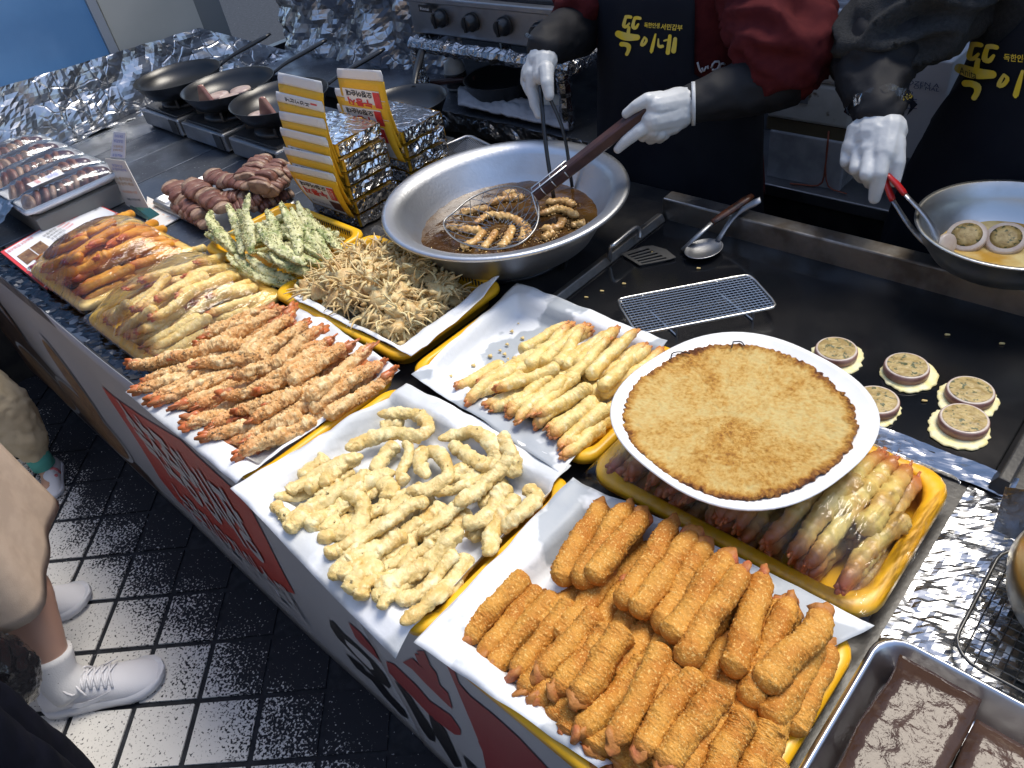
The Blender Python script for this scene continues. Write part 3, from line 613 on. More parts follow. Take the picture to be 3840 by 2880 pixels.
for i in range(48):                     # strips lying underneath
    x, y, a = random.uniform(300, 1000), random.uniform(0, 1), random.uniform(-.9, -.5); x, y = 560 + 820 * random.random() ** .9, 0; y = 620 + (x - 560) * .55 + random.uniform(-260, 330) ; l_ = random.uniform(120, 240)
    SQ.append(([(x - l_ * .6, y + l_ * .45), (x + random.uniform(-30, 30), y + random.uniform(-30, 30)), (x + l_ * .6, y - l_ * .5)], .719 + .008 * (i % 3)))
for k, (pl, z) in enumerate(SQ):
    pts = [lift(T4, at('R9', x, y, z + random.uniform(-.003, .003)), .011) for x, y in pl]; ln = sum((pts[i + 1] - pts[i]).length for i in range(len(pts) - 1))
    path = spline(pts, max(20, int(ln / .0018)))
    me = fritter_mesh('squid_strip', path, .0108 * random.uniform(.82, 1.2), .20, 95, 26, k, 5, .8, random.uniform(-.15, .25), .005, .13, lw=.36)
    o = link('squid_strip', me, M_squid); tag(o, *LBL)

# ---- breaded crab sticks
VC = variants('breaded_stick', 8, .12, .0150, .045, 105, 48, 120, M_crumb, 0, .0026, .14, .006, .10, None, flat=.92, lw=.20)
for i, (me, _) in enumerate(VC):
    mb = MB(); rnd = random.Random(i)
    def jt(q, p, t): return p + (q - p) * (1 + .9 * fbm(q + V((rnd.random() * 0 + i, 0, 0)), 150, 2))
    mb.tube([(.012, 0, 0), (.004, 0, 0), (-.001, .001, .001), (-.006, .002, .002), (-.010, .003, .001)], [.010, .0105, .0085, .006, .0015], 14, jit=jt, flat=.6)
    tm = mb.mesh('crab_end', True); tm.materials.append(M_stick); VC[i] = (me, tm)
LBL = 'breaded crab stick lying underneath the two upper rows', 'crab stick', 'breaded crab sticks'
for i in range(34):
    x = random.uniform(T5[0] + .05, T5[1] - .06); 
    if i % 2: p0, p1 = (x, .225, .728 + .012 * (i % 3)), (x + .01, .335, .730 + .012 * (i % 3))
    else: p0, p1 = (x, .475, .732 + .014 * (i % 3)), (x - .005, .37, .730 + .012 * (i % 3))
    if x < -.36 and p0[1] < .3: continue
    if x < -.30 and p0[1] > .3: p0 = (x, p0[1], .727); p1 = (x, p1[1], .727)
    piece('breaded_stick', VC, p0, p1, .12, *LBL, tname='crab_end')
for i in range(20):                     # sticks filling the hollow between the rows
    x = -.37 + .0128 * i; zq = .728 + .013 * (i % 2) + (.010 if x > -.28 else 0); piece('breaded_stick', VC, (x, .405, zq), (x + random.uniform(-.01, .02), .295, zq), .12, *LBL, tname='crab_end')
ORD = 'first second third fourth fifth sixth seventh eighth ninth tenth eleventh twelfth thirteenth fourteenth'.split()
for i_, (a, b, c, d, z) in enumerate([(935,110,745,490,.748),(1060,120,815,485,.762),(1130,150,880,470,.770),(1265,190,1010,580,.772),(1360,240,1075,620,.774),(1415,290,1185,690,.770),(1515,340,1230,735,.782),(1590,400,1310,850,.788),(1680,430,1525,905,.776),
  (1800,550,1605,1040,.768),(1960,600,1670,970,.780),(1930,730,1690,1130,.758),(1985,760,1790,1170,.740)]):
    piece('breaded_stick', VC, at('R10', a, b, z), at('R10', c, d, z), .12, f'{ORD[i_]} breaded crab stick from the left in the row near the plate', *LBL[1:], tname='crab_end')
for i_, (a, b, c, d, z) in enumerate([(295,750,585,450,.728),(360,830,645,495,.728),(400,895,725,535,.728),(520,910,795,560,.742),(630,905,915,600,.754),(710,985,965,665,.754),(810,1030,1045,690,.766),(980,1220,1215,760,.782),(1060,1120,1275,860,.768),(1100,1260,1385,890,.782),
  (1200,1330,1475,950,.782),(1290,1380,1520,1020,.768),(1430,1400,1600,1080,.776),(1570,1420,1720,1120,.760),(560,1000,790,790,.735),(680,1110,880,900,.735),(880,1260,1010,1040,.745),(1010,1330,1130,1130,.745),(640,1060,780,880,.735),(760,1180,870,990,.740),(900,1320,960,1120,.735),(1040,1420,1130,1230,.748),(1180,1470,1270,1280,.752),(1330,1500,1430,1310,.752),(1500,1520,1590,1330,.748),(1650,1500,1730,1290,.742)]):
    piece('breaded_stick', VC, at('R10', a, b, z), at('R10', c, d, z), .12, *((f'{ORD[i_]} breaded crab stick from the left in the row at the counter edge',) + LBL[1:] if i_ < 14 else LBL), tname='crab_end')

# ---- wrapped trays
def mound(T, H, zr):
    x0, x1, y0, y1 = T
    def h(x, y):
        u = max(-1, min(1, (2 * x - x0 - x1) / (x1 - x0 - .012))); v = max(-1, min(1, (2 * y - y0 - y1) / (y1 - y0 - .012)))
        return zr + H * (1 - abs(u) ** 3.2) * (1 - abs(v) ** 3.2)
    return h
def film(T, h, label, nx=70, ny=60, sd=0., m=None):
    x0, x1, y0, y1 = T
    def fn(u, v):
        x = x0 - .004 + (x1 - x0 + .008) * u; y = y0 - .004 + (y1 - y0 + .008) * v; e = min(u, 1 - u, v, 1 - v)
        z = h(x, y) + .004 * min(1, e * 8) * (.8 + noise.noise(V((x * 26 + y * 10 + sd, y * 6, 0)))) + .0008 * noise.noise(V((x * 60, y * 60, sd)))
        if e < .02: z -= .012 * (1 - e / .02)
        return (x, y, z)
    o = MB().grid(fn, nx, ny).build('cling_film', m or M_film, None, smooth=True); return tag(o, label, 'film')
def fill(T, h, var, L0, lab, n, dirv, rows, rad, zlo, name, flip=(0,), jit=.03, tname='tail'):
    d = V(dirv).normalized()
    for ri, yc in enumerate(rows):
        for k in range(n):
            x = T[0] + .03 + (T[1] - T[0] - .06) * ((k + random.uniform(.2, .8)) / n)
            for ly in range(3):
                c = V((x + random.uniform(-.008, .008), yc + random.uniform(-.012, .012), 0)); dd = V((d.x + random.uniform(-jit, jit) * 3, d.y, 0)).normalized()
                a, b = c - dd * L0 / 2, c + dd * L0 / 2
                if ri in flip: a, b = b, a
                for q in (a, b):
                    q.x = max(T[0] + .022, min(T[1] - .022, q.x)); q.y = max(T[2] + .020, min(T[3] - .020, q.y))
                top = h(c.x, c.y) - rad - .004; zl = zlo + ly * rad * 1.7
                if ly == 2: zl = top
                if zl > top + .001 or (ly < 2 and zl > top - rad * 1.2): continue
                a.z = min(zl, h(a.x, a.y) - rad * .6); b.z = min(zl, h(b.x, b.y) - rad * .6)
                a.z = max(a.z, zlo); b.z = max(b.z, zlo)
                piece(name, var, a, b, L0, *lab, tname=tname)
def seat(r, x, y, hf, rad):
    z = .78
    for _ in range(5): p = at(r, x, y, z); z = hf(p.x, p.y) - rad
    return at(r, x, y, max(z, .714))
VO = variants('orange_fritter', 6, .13, .0118, .10, 80, 20, 56, M_orange, 8, .004, .3, .006, .05, M_tail, 1.0)
h1 = mound(T1_, .066, .738); LBL = ('orange fried shrimp under cling film beside the menu card', 'shrimp', 'wrapped orange fritters')
fill(T1_, h1, VO, .125, LBL, 8, (.25, 1, 0), (.345, .475), .030, .716, 'orange_fritter', flip=())
for a, b, c, d in [(240,470,560,330),(250,560,520,440),(400,490,760,270),(420,590,700,420),(460,600,860,430),(520,640,900,500),(600,460,920,330),(580,560,930,370),(700,480,1060,330),(640,640,850,490),(450,700,700,600),(530,750,800,620),(680,380,1000,230),(560,380,860,240),(480,330,740,220),(620,250,850,170),(900,400,1160,370),(860,470,1090,400),(300,600,480,540),(330,650,560,580),(330,400,620,280),(760,330,1060,270)]:
    piece('orange_fritter', VO, seat('R5', a, b, h1, .014), seat('R5', c, d, h1, .014), .13, *LBL)
film(T1_, h1, 'glossy cling film stretched over the orange fritters', sd=1)
VY = variants('wrapped_shrimp', 6, .13, .0112, .14, 95, 22, 64, M_smooth, 10, .004, .3, .006, .07, M_tail, 1.1)
h2 = mound(T2_, .066, .738); LBL = ('yellow fried shrimp under cling film beside the frilly shrimp', 'shrimp', 'wrapped yellow shrimp')
fill(T2_, h2, VY, .125, LBL, 8, (.22, 1, 0), (.340, .470), .030, .716, 'wrapped_shrimp', flip=())
for a, b, c, d in [(800,655,1050,500),(850,790,1080,560),(905,790,1280,560),(960,840,1270,640),(1080,920,1480,640),(640,790,760,660),(700,870,830,740),(750,950,1000,770),(870,930,1230,820),(800,1000,1100,900),(940,1080,1230,930),(1010,1100,1330,930),(890,1070,1060,970),(1060,450,1320,390),(840,560,1130,430),(900,600,1350,480),(1180,580,1540,510),(1330,700,1680,620),(1400,790,1730,710),(1290,880,1600,790),(1130,700,1500,560),(1000,720,1330,560),(1250,480,1480,450)]:
    piece('wrapped_shrimp', VY, seat('R5', a, b, h2, .013), seat('R5', c, d, h2, .013), .13, *LBL)
film(T2_, h2, 'glossy cling film stretched over the yellow shrimp', sd=5)
M_wet = mat('soaked_batter', (.62, .50, .17), .35, col2=(.52, .33, .10), ns=30, bump=.4, bs=220, tint=(.40, .10, .03), tlo=.02, thi=.34)
VW = variants('damp_shrimp', 6, .15, .0135, .26, 80, 18, 50, M_wet, 0, 0, .35, .008, .06, M_tail, 1.1)
h3 = mound(TW, .056, .744); fill(TW, h3, VW, .15, ('damp battered shrimp under cling film below the pancake plate', 'shrimp', 'wrapped shrimp below the plate'), 12, (.04, 1, 0), (.59, .69), .012, .716, 'damp_shrimp', flip=(1,))
film(TW, h3, 'tight cling film over the shrimp below the pancake plate', sd=9)

# ---- green pepper fritters
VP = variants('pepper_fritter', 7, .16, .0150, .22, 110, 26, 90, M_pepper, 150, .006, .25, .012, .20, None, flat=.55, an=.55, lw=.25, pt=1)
LBL = 'green pepper in pale batter leaning in the yellow basket', 'pepper', 'battered green peppers'
for i in range(16):
    x = random.uniform(TP[0] + .06, TP[1] - .05); piece('pepper_fritter', VP, (x - .04, .59 + random.uniform(0, .05), .73 + .01 * (i % 3)), (x + .05, .74, .735 + .012 * (i % 3)), .16, *LBL)
for a, b, z0, c, d, z1 in [(1590,40,.86,1600,430,.79),(1520,150,.83,1600,420,.79),(1350,150,.81,1500,420,.77),(1310,300,.76,1480,400,.765),(1450,110,.82,1540,430,.785),(1700,150,.83,1760,420,.795),(1790,100,.835,1900,440,.80),(1860,130,.83,2050,430,.785),(1900,90,.82,2120,470,.765),
  (1960,140,.80,2190,420,.755),(1650,230,.82,1950,500,.79),(1450,430,.765,1800,640,.735),(1500,430,.775,1880,645,.735),(1570,430,.785,1960,640,.735),(1640,420,.795,2010,600,.74),(1720,420,.80,2080,585,.745),(1770,370,.805,2130,530,.75),(1820,300,.81,2160,500,.755),(1380,220,.79,1560,470,.76)]:
    piece('pepper_fritter', VP, at('R5', a, b, z0), at('R5', c, d, z1), .16, *LBL, roll=random.uniform(-.8, .8))
M_stem = mat('pepper_stem', (.012, .015, .010), .6)
for a, b, c, d in [((1850,125), (1880,130), (1920,165), 0), ((1750,190), (1765,165), (1780,240), 0)]:
    pass

# ---- small fried crabs
def crab_mesh(seed):
    rnd = random.Random(seed); mb = MB()
    path = [V((-.016 + .032 * i / 10, 0, 0)) for i in range(11)]
    rr = [.0170 * math.sqrt(max(.05, 1 - ((i - 5) / 5.3) ** 2)) for i in range(11)]
    mb.tube(path, rr, 12, flat=.55, jit=lambda q, p, t: p + (q - p) * (1 + .5 * fbm(q + V((seed, 0, 0)), 120, 2)))
    body = mb.mesh('small_crab', True); lg = MB()
    for sx in (-1, 1):
        for k in range(4):
            a = (-.5 + k * .38) * 1.1 + rnd.uniform(-.55, .55); l1 = rnd.uniform(.010, .020); l2 = rnd.uniform(.010, .024)
            p0 = V((sx * .011, -.008 + .005 * k, 0)); d1 = V((sx * math.cos(a), math.sin(a), rnd.uniform(-.1, .7))); d2 = V((sx * math.cos(a * 1.5), math.sin(a * 1.7), rnd.uniform(-.9, .3)))
            lg.tube(spline([p0, p0 + d1 * l1, p0 + d1 * l1 + d2 * l2], 7), [.0022, .0021, .002, .0019, .0017, .0013, .0006], 5)
        p0 = V((sx * .009, .010, .001)); p1 = p0 + V((sx * .010, .009, .004)); p2 = p1 + V((-sx * .006, .012, 0))
        lg.tube(spline([p0, p1, p2], 7), [.0024, .0026, .0032, .0042, .0046, .003, .001], 6)
    return body, lg.mesh('legs', True)
VK = [crab_mesh(k) for k in range(12)]
for b_, l_ in VK: b_.materials.append(M_crab); l_.materials.append(M_crab)
def crab(p, lab):
    b_, l_ = random.choice(VK); o = bpy.data.objects.new('small_crab', b_); COL.objects.link(o)
    s_ = random.uniform(.9, 1.2)
    o.matrix_world = Matrix.Translation(p) @ Matrix.Rotation(random.uniform(0, 6.28), 4, 'Z') @ Matrix.Rotation(random.gauss(0, .55), 4, 'X') @ Matrix.Rotation(random.gauss(0, .5), 4, 'Y') @ Matrix.Scale(s_, 4)
    tag(o, *lab); c = bpy.data.objects.new('legs', l_); COL.objects.link(c); c.parent = o
LBL = 'small golden fried crab in the heap in the yellow basket', 'crab', 'small fried crabs'
hc = mound((TC[0] + .03, TC[1] - .035, TC[2] + .012, TC[3] - .035), .058, .722)
for i in range(165):
    u, v = random.random(), random.random(); x = TC[0] + .055 + (TC[1] - TC[0] - .11) * u; y = TC[2] + .042 + (TC[3] - TC[2] - .085) * v
    crab((x, y, hc(x, y) + random.uniform(-.010, .012) if i > 40 else random.uniform(.715, hc(x, y))), LBL)

M_scrap = mat('batter_scrap', (.68, .50, .20), .5)
for x, y in [(90,660),(210,720),(330,735),(270,770),(410,680),(460,470),(600,455),(690,490),(740,160),(670,235),(770,300),(625,360),(640,500),(1000,300),(560,420),(300,560)]:
    p = at('PS', x, y, .714); mb = MB(); rnd_ = random.uniform(.0018, .0042); mb.tube([p, p + V((rnd_, rnd_ * .5, .001)), p + V((rnd_ * 2, rnd_ * .3, 0))], [rnd_ * .5, rnd_, rnd_ * .4], 7, flat=.6, jit=lambda q, c, t: c + (q - c) * (1 + .6 * noise.noise(q * 400)))
    tag(mb.build('batter_scrap', M_scrap, None, smooth=True), 'loose batter scrap on the empty half of the shrimp paper', 'crumb', 'scraps on the shrimp paper')

for x, y in [(700,250),(725,330),(690,400),(600,430),(745,205),(660,505),(560,330),(640,300),(870,230),(480,420)]:
    p = at('R10', x, y, .714); mb = MB(); rnd_ = random.uniform(.0012, .003); mb.tube([p, p + V((rnd_, rnd_ * .5, .001)), p + V((rnd_ * 2, rnd_ * .3, 0))], [rnd_ * .5, rnd_, rnd_ * .4], 7, flat=.6, jit=lambda q, c, t: c + (q - c) * (1 + .6 * noise.noise(q * 400)))
    tag(mb.build('bread_crumb', M_crumb, None, smooth=True), 'loose orange breadcrumb on the paper beside the crab sticks', 'crumb', 'crumbs beside the crab sticks')
# ================================================================== plate and pancake
def sup(th, n): return 1 / (abs(math.cos(th)) ** n + abs(math.sin(th)) ** n) ** (1 / n)
PC = V((-.331, .644, .806)); pa = R(-12)
def ploop(r_, z, n=2.5, seg=72): return [V((PC.x + r_ * sup(2 * math.pi * k / seg, n) * math.cos(2 * math.pi * k / seg + pa), PC.y + r_ * sup(2 * math.pi * k / seg, n) * math.sin(2 * math.pi * k / seg + pa), PC.z + z)) for k in range(seg)]
mb = MB(); loft(mb, [ploop(.085, 0), ploop(.100, .002), ploop(.130, .009), ploop(.146, .018), ploop(.149, .0205), ploop(.1495, .0225), ploop(.147, .0235), ploop(.143, .0215), ploop(.125, .011), ploop(.10, .006), ploop(.05, .005)], True, True)
plate = mb.build('plate', M_white, None, smooth=True); tag(plate, 'large white melamine plate under the golden pancake', 'plate')
M_pen = mat('pen_mark', (.02, .015, .015), .5)
for pl in ([(530, 690), (535, 668), (570, 660), (620, 668)], [(818, 640), (826, 612)], [(826, 612), (862, 612), (880, 632)]): MB().tube(spline([at('R7', x, y, .8285) for x, y in pl], 8), .0009, 5).build('pen_mark', M_pen, plate)
def pancakemat():
    m = mat('fried_pancake', (.70, .47, .17), .42, spec=.4); n = m.node_tree.nodes; L = m.node_tree.links; b = n['Principled BSDF']
    tc = n.new('ShaderNodeTexCoord'); a = n.new('ShaderNodeAttribute'); a.attribute_name = 't'
    def nz(s, d, r_=.6): q = n.new('ShaderNodeTexNoise'); q.inputs['Scale'].default_value = s; q.inputs['Detail'].default_value = d; q.inputs['Roughness'].default_value = r_; L.new(tc.outputs['Object'], q.inputs[0]); return q.outputs[0]
    n1 = nz(42, 10, .82); n2 = nz(170, 8, .9)
    e = n.new('ShaderNodeMapRange'); e.inputs[1].default_value = .90; e.inputs[2].default_value = 1.0; e.inputs[4].default_value = .30; L.new(a.outputs['Fac'], e.inputs[0])
    s1 = n.new('ShaderNodeMath'); s1.operation = 'ADD'; L.new(n1, s1.inputs[0]); L.new(e.outputs[0], s1.inputs[1])
    s2 = n.new('ShaderNodeMath'); s2.operation = 'MULTIPLY_ADD'; s2.inputs[1].default_value = .75; L.new(n2, s2.inputs[0]); L.new(s1.outputs[0], s2.inputs[2])
    cr = n.new('ShaderNodeValToRGB'); el = cr.color_ramp.elements
    el[0].position = .44; el[0].color = (.84, .64, .26, 1); el[1].position = .98; el[1].color = (.13, .035, .008, 1)
    for p, c in ((.58, (.80, .51, .155)), (.71, (.64, .32, .055)), (.84, (.38, .15, .03))):
        q = el.new(p); q.color = (*c, 1)
    n3 = nz(8, 3); s3 = n.new('ShaderNodeMath'); s3.operation = 'MULTIPLY_ADD'; s3.inputs[1].default_value = .75; L.new(n3, s3.inputs[0]); L.new(s2.outputs[0], s3.inputs[2]); s4 = n.new('ShaderNodeMath'); s4.operation = 'SUBTRACT'; s4.inputs[1].default_value = .678; L.new(s3.outputs[0], s4.inputs[0]); L.new(s4.outputs[0], cr.inputs[0]); L.new(cr.outputs[0], b.inputs['Base Color'])
    bn = n.new('ShaderNodeBump'); bn.inputs['Strength'].default_value = 1.; bn.inputs['Distance'].default_value = .005; L.new(s2.outputs[0], bn.inputs['Height']); L.new(bn.outputs[0], b.inputs['Normal'])
    return m
def pan_edge(th): return .1335 * sup(th - pa, 2.25) * (1 + .030 * noise.noise(V((math.cos(th) * 2, math.sin(th) * 2, 3))) + .022 * noise.noise(V((math.cos(th) * 9, math.sin(th) * 9, 5))) + .030 * noise.noise(V((math.cos(th) * 27, math.sin(th) * 27, 1))))
mb = MB(); NG = 130
def pk(i, j):
    u, v = 2 * i / NG - 1, 2 * j / NG - 1; x, y = u * math.sqrt(1 - v * v / 2), v * math.sqrt(1 - u * u / 2); t = min(1., math.hypot(x, y)); th = math.atan2(y, x)
    r_ = t * pan_edge(th); q = V((r_ * math.cos(th), r_ * math.sin(th), 0))
    z = .0125 + .0035 * t ** 4 + .0014 * fbm(q, 55, 3) + .0012 * fbm(q, 260, 3) + (.004 * (abs(noise.noise(q * 160)) - .12) if t > .95 else 0)
    return PC + q + V((-.004, -.002, z)), t
pv = [pk(i, j) for i in range(NG + 1) for j in range(NG + 1)]
mb.add([p for p, t in pv], [(i * (NG + 1) + j, (i + 1) * (NG + 1) + j, (i + 1) * (NG + 1) + j + 1, i * (NG + 1) + j + 1) for i in range(NG) for j in range(NG)], [t for p, t in pv])
tag(mb.build('potato_pancake', pancakemat(), None, smooth=True, attr=True, thick=.004), 'large golden brown potato pancake with dark crisp edge', 'pancake')

# ================================================================== on the griddle
M_egg = mat('set_egg', (.78, .68, .30), .45, col2=(.80, .74, .46), ns=70, bump=.5, bs=200)
M_ringside = mat('cooked_squid_skin', (.20, .085, .065), .35, col2=(.36, .20, .16), ns=40); M_ringtop = mat('cooked_squid_flesh', (.58, .50, .42), .35, col2=(.50, .40, .34), ns=60)
M_fillg = mat('sausage_filling', (.42, .31, .12), .45, col2=(.28, .19, .06), ns=90, bump=.5, bs=260, col3=(.07, .08, .03), ns3=150, lo3=.57, hi3=.63)
def slice_(c, r_, seed, label, tail=None, group='squid sausage slices on the griddle'):
    t = thing('squid_sausage_slice', label, 'sausage slice', c, group); c = V(c); mb = MB(); n = 64
    def er(th): return r_ * (1.28 + .22 * noise.noise(V((math.cos(th) * 1.3, math.sin(th) * 1.3, seed))) + .10 * noise.noise(V((math.cos(th) * 6, math.sin(th) * 6, seed))) + .05 * noise.noise(V((math.cos(th) * 20, math.sin(th) * 20, seed))))
    ex = V((random.uniform(-.003, .006), random.uniform(-.006, 0), 0))
    L_ = [[c + ex + V((er(2 * math.pi * k / n) * s_ * math.cos(2 * math.pi * k / n), er(2 * math.pi * k / n) * s_ * math.sin(2 * math.pi * k / n), z + (.0006 * noise.noise(V((k * .9, s_ * 9, seed)))))) for k in range(n)] for s_, z in ((1., .0004), (1.0, .0016), (.93, .0028), (.7, .003))]
    loft(mb, L_, True, True).build('egg_skirt', M_egg, t, smooth=True)
    mb = MB().lathe([(r_ * .92, .002), (r_, .004), (r_ * 1.01, .010), (r_ * .985, .0145), (r_ * .955, .0155)], c, 48); mb.build('squid_side', M_ringside, t, smooth=True)
    MB().lathe([(r_ * .975, .0135), (r_ * .955, .0160), (r_ * .90, .0166), (r_ * .85, .0160)], c, 48).build('squid_ring', M_ringtop, t, smooth=True)
    mb = MB(); vs = []; 
    for i in range(9):
        for k in range(36):
            rr = r_ * .87 * i / 8; th = 2 * math.pi * k / 36; p = V((rr * math.cos(th), rr * math.sin(th), 0)); vs.append(c + p + V((0, 0, .0168 + .0012 * noise.noise((p + V((seed, 0, 0))) * 160) + .0008 * (1 - (i / 8) ** 2))))
    fs = [(i * 36 + k, i * 36 + (k + 1) % 36, (i + 1) * 36 + (k + 1) % 36, (i + 1) * 36 + k) for i in range(8) for k in range(36)]
    mb.add(vs, fs).build('filling', M_fillg, t, smooth=True)
for k, (x, y, lb) in enumerate([(1312, 672, 'squid sausage slice frying in egg, farthest left on the griddle'), (1645, 752, 'squid sausage slice frying in egg, second from left on the griddle'), (1945, 870, 'squid sausage slice frying in egg, rightmost on the griddle'), (1915, 1005, 'squid sausage slice frying in egg, nearest the griddle front edge'), (1500, 915, 'squid sausage slice half hidden behind the white plate')]):
    slice_(at('R7', x, y + 12, GZ + .0006), .0305, k * 3.3, lb)

# wire rack
wr = thing('wire_rack', 'rectangular steel wire rack lying on the griddle', 'rack', at('R7', 650, 430, GZ))
c4 = [at('R7', *p, .738) for p in ((265, 410), (370, 578), (1042, 445), (905, 290))]
def bil(u, v): return (c4[0] * (1 - u) + c4[3] * u) * (1 - v) + (c4[1] * (1 - u) + c4[2] * u) * v
fr_ = []
for (u0, v0), (du, dv) in (((0, 0), (1, 1)), ((1, 0), (-1, 1)), ((1, 1), (-1, -1)), ((0, 1), (1, -1))):
    a = [bil(u0, v0 + dv * .22), bil(u0 + du * .01, v0 + dv * .06), bil(u0 + du * .035, v0 + dv * .01), bil(u0 + du * .10, v0)]
    fr_ += a if (u0, v0) in ((0, 0), (1, 1)) else a[::-1]
M_wire = mat('steel_wire', (.55, .55, .54), .28, 1.)
MB().tube(fr_, .0022, 8, closed=True).build('frame', M_wire, wr, smooth=True)
mb = MB(); 
for i in range(1, 34): mb.tube([bil(i / 34, .02), bil(i / 34, .98)], .0007, 4)
for i in range(1, 15): mb.tube([bil(.015, i / 15), bil(.985, i / 15)], .0007, 4)
tag(mb.build('wire_mesh', M_wire, wr), kind='stuff')
for u in (.2, .75):
    a, b = bil(u, .03), bil(u + .08, .97); MB().tube([a, V((a.x, a.y, GZ + .002)), V((b.x, b.y, GZ + .002)), b], .0017, 6).build('foot', M_wire, wr)
# spatula and spoon
sp_ = thing('spatula', 'slotted black spatula with brown handle resting on the griddle rim', 'spatula', at('R7', 430, 190, GZ))
b4 = [at('R7', *p, GZ + .004) for p in ((290, 195), (380, 250), (560, 215), (590, 165), (430, 150))]
M_blade = mat('worn_steel_blade', (.16, .16, .16), .35, .8)
def bl2(u, v): return (b4[0] * (1 - u) + b4[4] * u) * (1 - v) + (b4[1] * (1 - u) + b4[2] * u) * v
mb = MB()
for v0, v1 in ((0, .16), (.25, .33), (.42, .50), (.59, .67), (.76, .84), (.92, 1)): mb.prism([bl2(.08, v0), bl2(.80, v0), bl2(.80, v1), bl2(.08, v1)], (0, 0, .0014))
mb.prism([bl2(0, 0), bl2(.09, 0), bl2(.09, 1), bl2(0, 1)], (0, 0, .0015)); mb.prism([bl2(.79, 0), bl2(1, .1), bl2(1.12, .45), bl2(1.0, .95), bl2(.79, 1)], (0, 0, .0015)); mb.build('blade', M_blade, sp_)
n0 = at('R7', 580, 175, GZ + .008); n1 = at('R7', 725, 45, .762); n2 = at('R3', 1515, 1350, .79)
MB().tube([n0, n0 * .5 + n1 * .5, n1], [.004, .0055, .006], 8, flat=.5).build('shaft', M_steel, sp_, smooth=True)
M_hand = mat('mottled_brown_handle', (.10, .030, .010), .35, col2=(.015, .008, .006), ns=60)
MB().tube(spline([n1, n1 * .6 + n2 * .4, n2], 9), [.0075, .008, .0085, .009, .009, .009, .0095, .0095, .006], 10, flat=.6).build('handle', M_hand, sp_, smooth=True)
so = thing('serving_spoon', 'steel serving spoon lying beside the spatula', 'spoon', at('R7', 690, 190, GZ))
sc_ = at('R7', 685, 180, GZ + .008); ax = (at('R7', 760, 130, GZ) - at('R7', 605, 215, GZ)).normalized(); ay = V((-ax.y, ax.x, 0)); mb = MB(); lo_ = []
for s_, z in ((.05, -.006), (.4, -.005), (.75, -.001), (.97, .005), (1., .006), (.95, .0062), (.72, .0004), (.4, -.0035), (.05, -.0045)):
    lo_.append([sc_ + ax * (.040 * s_ * math.cos(k * math.pi / 16)) + ay * (.031 * s_ * math.sin(k * math.pi / 16)) + V((0, 0, z)) for k in range(32)])
loft(mb, lo_, True, True).build('bowl', M_steel, so, smooth=True)
m0, m1, m2 = sc_ + ax * .036 + V((0, 0, .006)), at('R7', 835, 10, .765), at('R3', 1570, 1380, .80)
MB().tube(spline([m0, m1, m2], 10), [.006, .005, .005, .0055, .006, .006, .0065, .007, .008, .006], 8, flat=.35).build('handle', M_steel, so, smooth=True)
M_bit = mat('fried_crumb', (.60, .45, .18), .6)
for k, (x, y) in enumerate([(440, 185), (655, 262), (195, 370), (300, 335), (1730, 893), (1840, 578), (120, 400), (2100, 620)]):
    p = at('R7', x, y, GZ + .002); mb = MB(); capsule(mb, p, .002, p + V((.004, .002, 0)), .0015, 6); tag(mb.build('crumb', M_bit, None, smooth=True), 'tiny fried batter crumb stuck on the oily griddle', 'crumb', 'crumbs on the griddle')

# foil strips round the griddle
foil_sheet((-.50, .798, .706), (-.045, .798, .706), (-.045, .822, .7205), (-.50, .822, .7205), (0, 0, 1), 70, 8, .004, 30, 'foil_strip', 'foil strip folded along the front of the griddle', M_foil_flat)
foil_sheet((-.09, .30, CT + .003), (.55, .30, CT + .003), (.55, 1.05, CT + .006), (-.09, .80, CT + .006), (0, 0, 1), 110, 110, .008, 22, 'foil_sheet', 'wrinkled foil sheet covering the counter at the right', M_foil_flat)
foil_sheet((-2.2, .238, CT + .003), (-1.25, .238, CT + .003), (-1.25, .30, CT + .006), (-2.2, .30, CT + .006), (0, 0, 1), 110, 8, .012, 20, 'foil_edge', 'crumpled dark foil along the counter edge below the wrapped trays', foilmat('dark_film', (.06, .065, .075), .25, 14, .5, .006))

# ================================================================== wok, skimmer, tongs
WC = V((-1.0, .931, 0)); WR = .830
bn_ = thing('gas_burner', 'black round gas burner below the big frying basin', 'burner', (WC.x, WC.y, CT))
MB().lathe([(.115, CT + .004), (.12, CT + .006), (.12, CT + .012), (.10, CT + .016), (.09, CT + .016), (.085, CT + .008)], (WC.x, WC.y, 0), 40).build('base', M_black, bn_, smooth=True)
for k in range(6):
    a = k * math.pi / 3; d = V((math.cos(a), math.sin(a), 0)); MB().tube([WC + d * .135 + V((0, 0, CT + .008)), WC + d * .145 + V((0, 0, .730)), WC + d * .12 + V((0, 0, .728))], .005, 6).build('prong', M_black, bn_)
tag(MB().box2((-1.22, .805, CT + .001), (-.81, 1.24, CT + .0035)).build('burner_tray', M_black, None, bevel=.002), 'flat black drip tray below the gas burner', 'tray')
bs_ = thing('frying_basin', 'big aluminium basin of hot frying oil', 'basin', (WC.x, WC.y, .718))
pr0 = [(.05, .748), (.12, .752), (.158, .785), (.178, .825), (.196, .862), (.204, .873), (.214, .876), (.221, .8785), (.2245, .882), (.2225, .8865), (.216, .8865), (.205, .8835), (.196, .879), (.190, .868), (.172, .828), (.152, .79), (.118, .757), (.05, .7525)]
pr = [(r_ * 1.08, .830 + (z - .880) * (.86 if z < .87 else 1.)) for r_, z in pr0]
MB().lathe(pr, (WC.x, WC.y, 0), 96).build('shell', M_alu, bs_, smooth=True)
M_oil = mat('frying_oil', (.050, .022, .006), .05, col2=(.11, .055, .014), ns=16, spec=.6, bump=.35, bs=70, bd=.004)
mb = MB(); vs = []
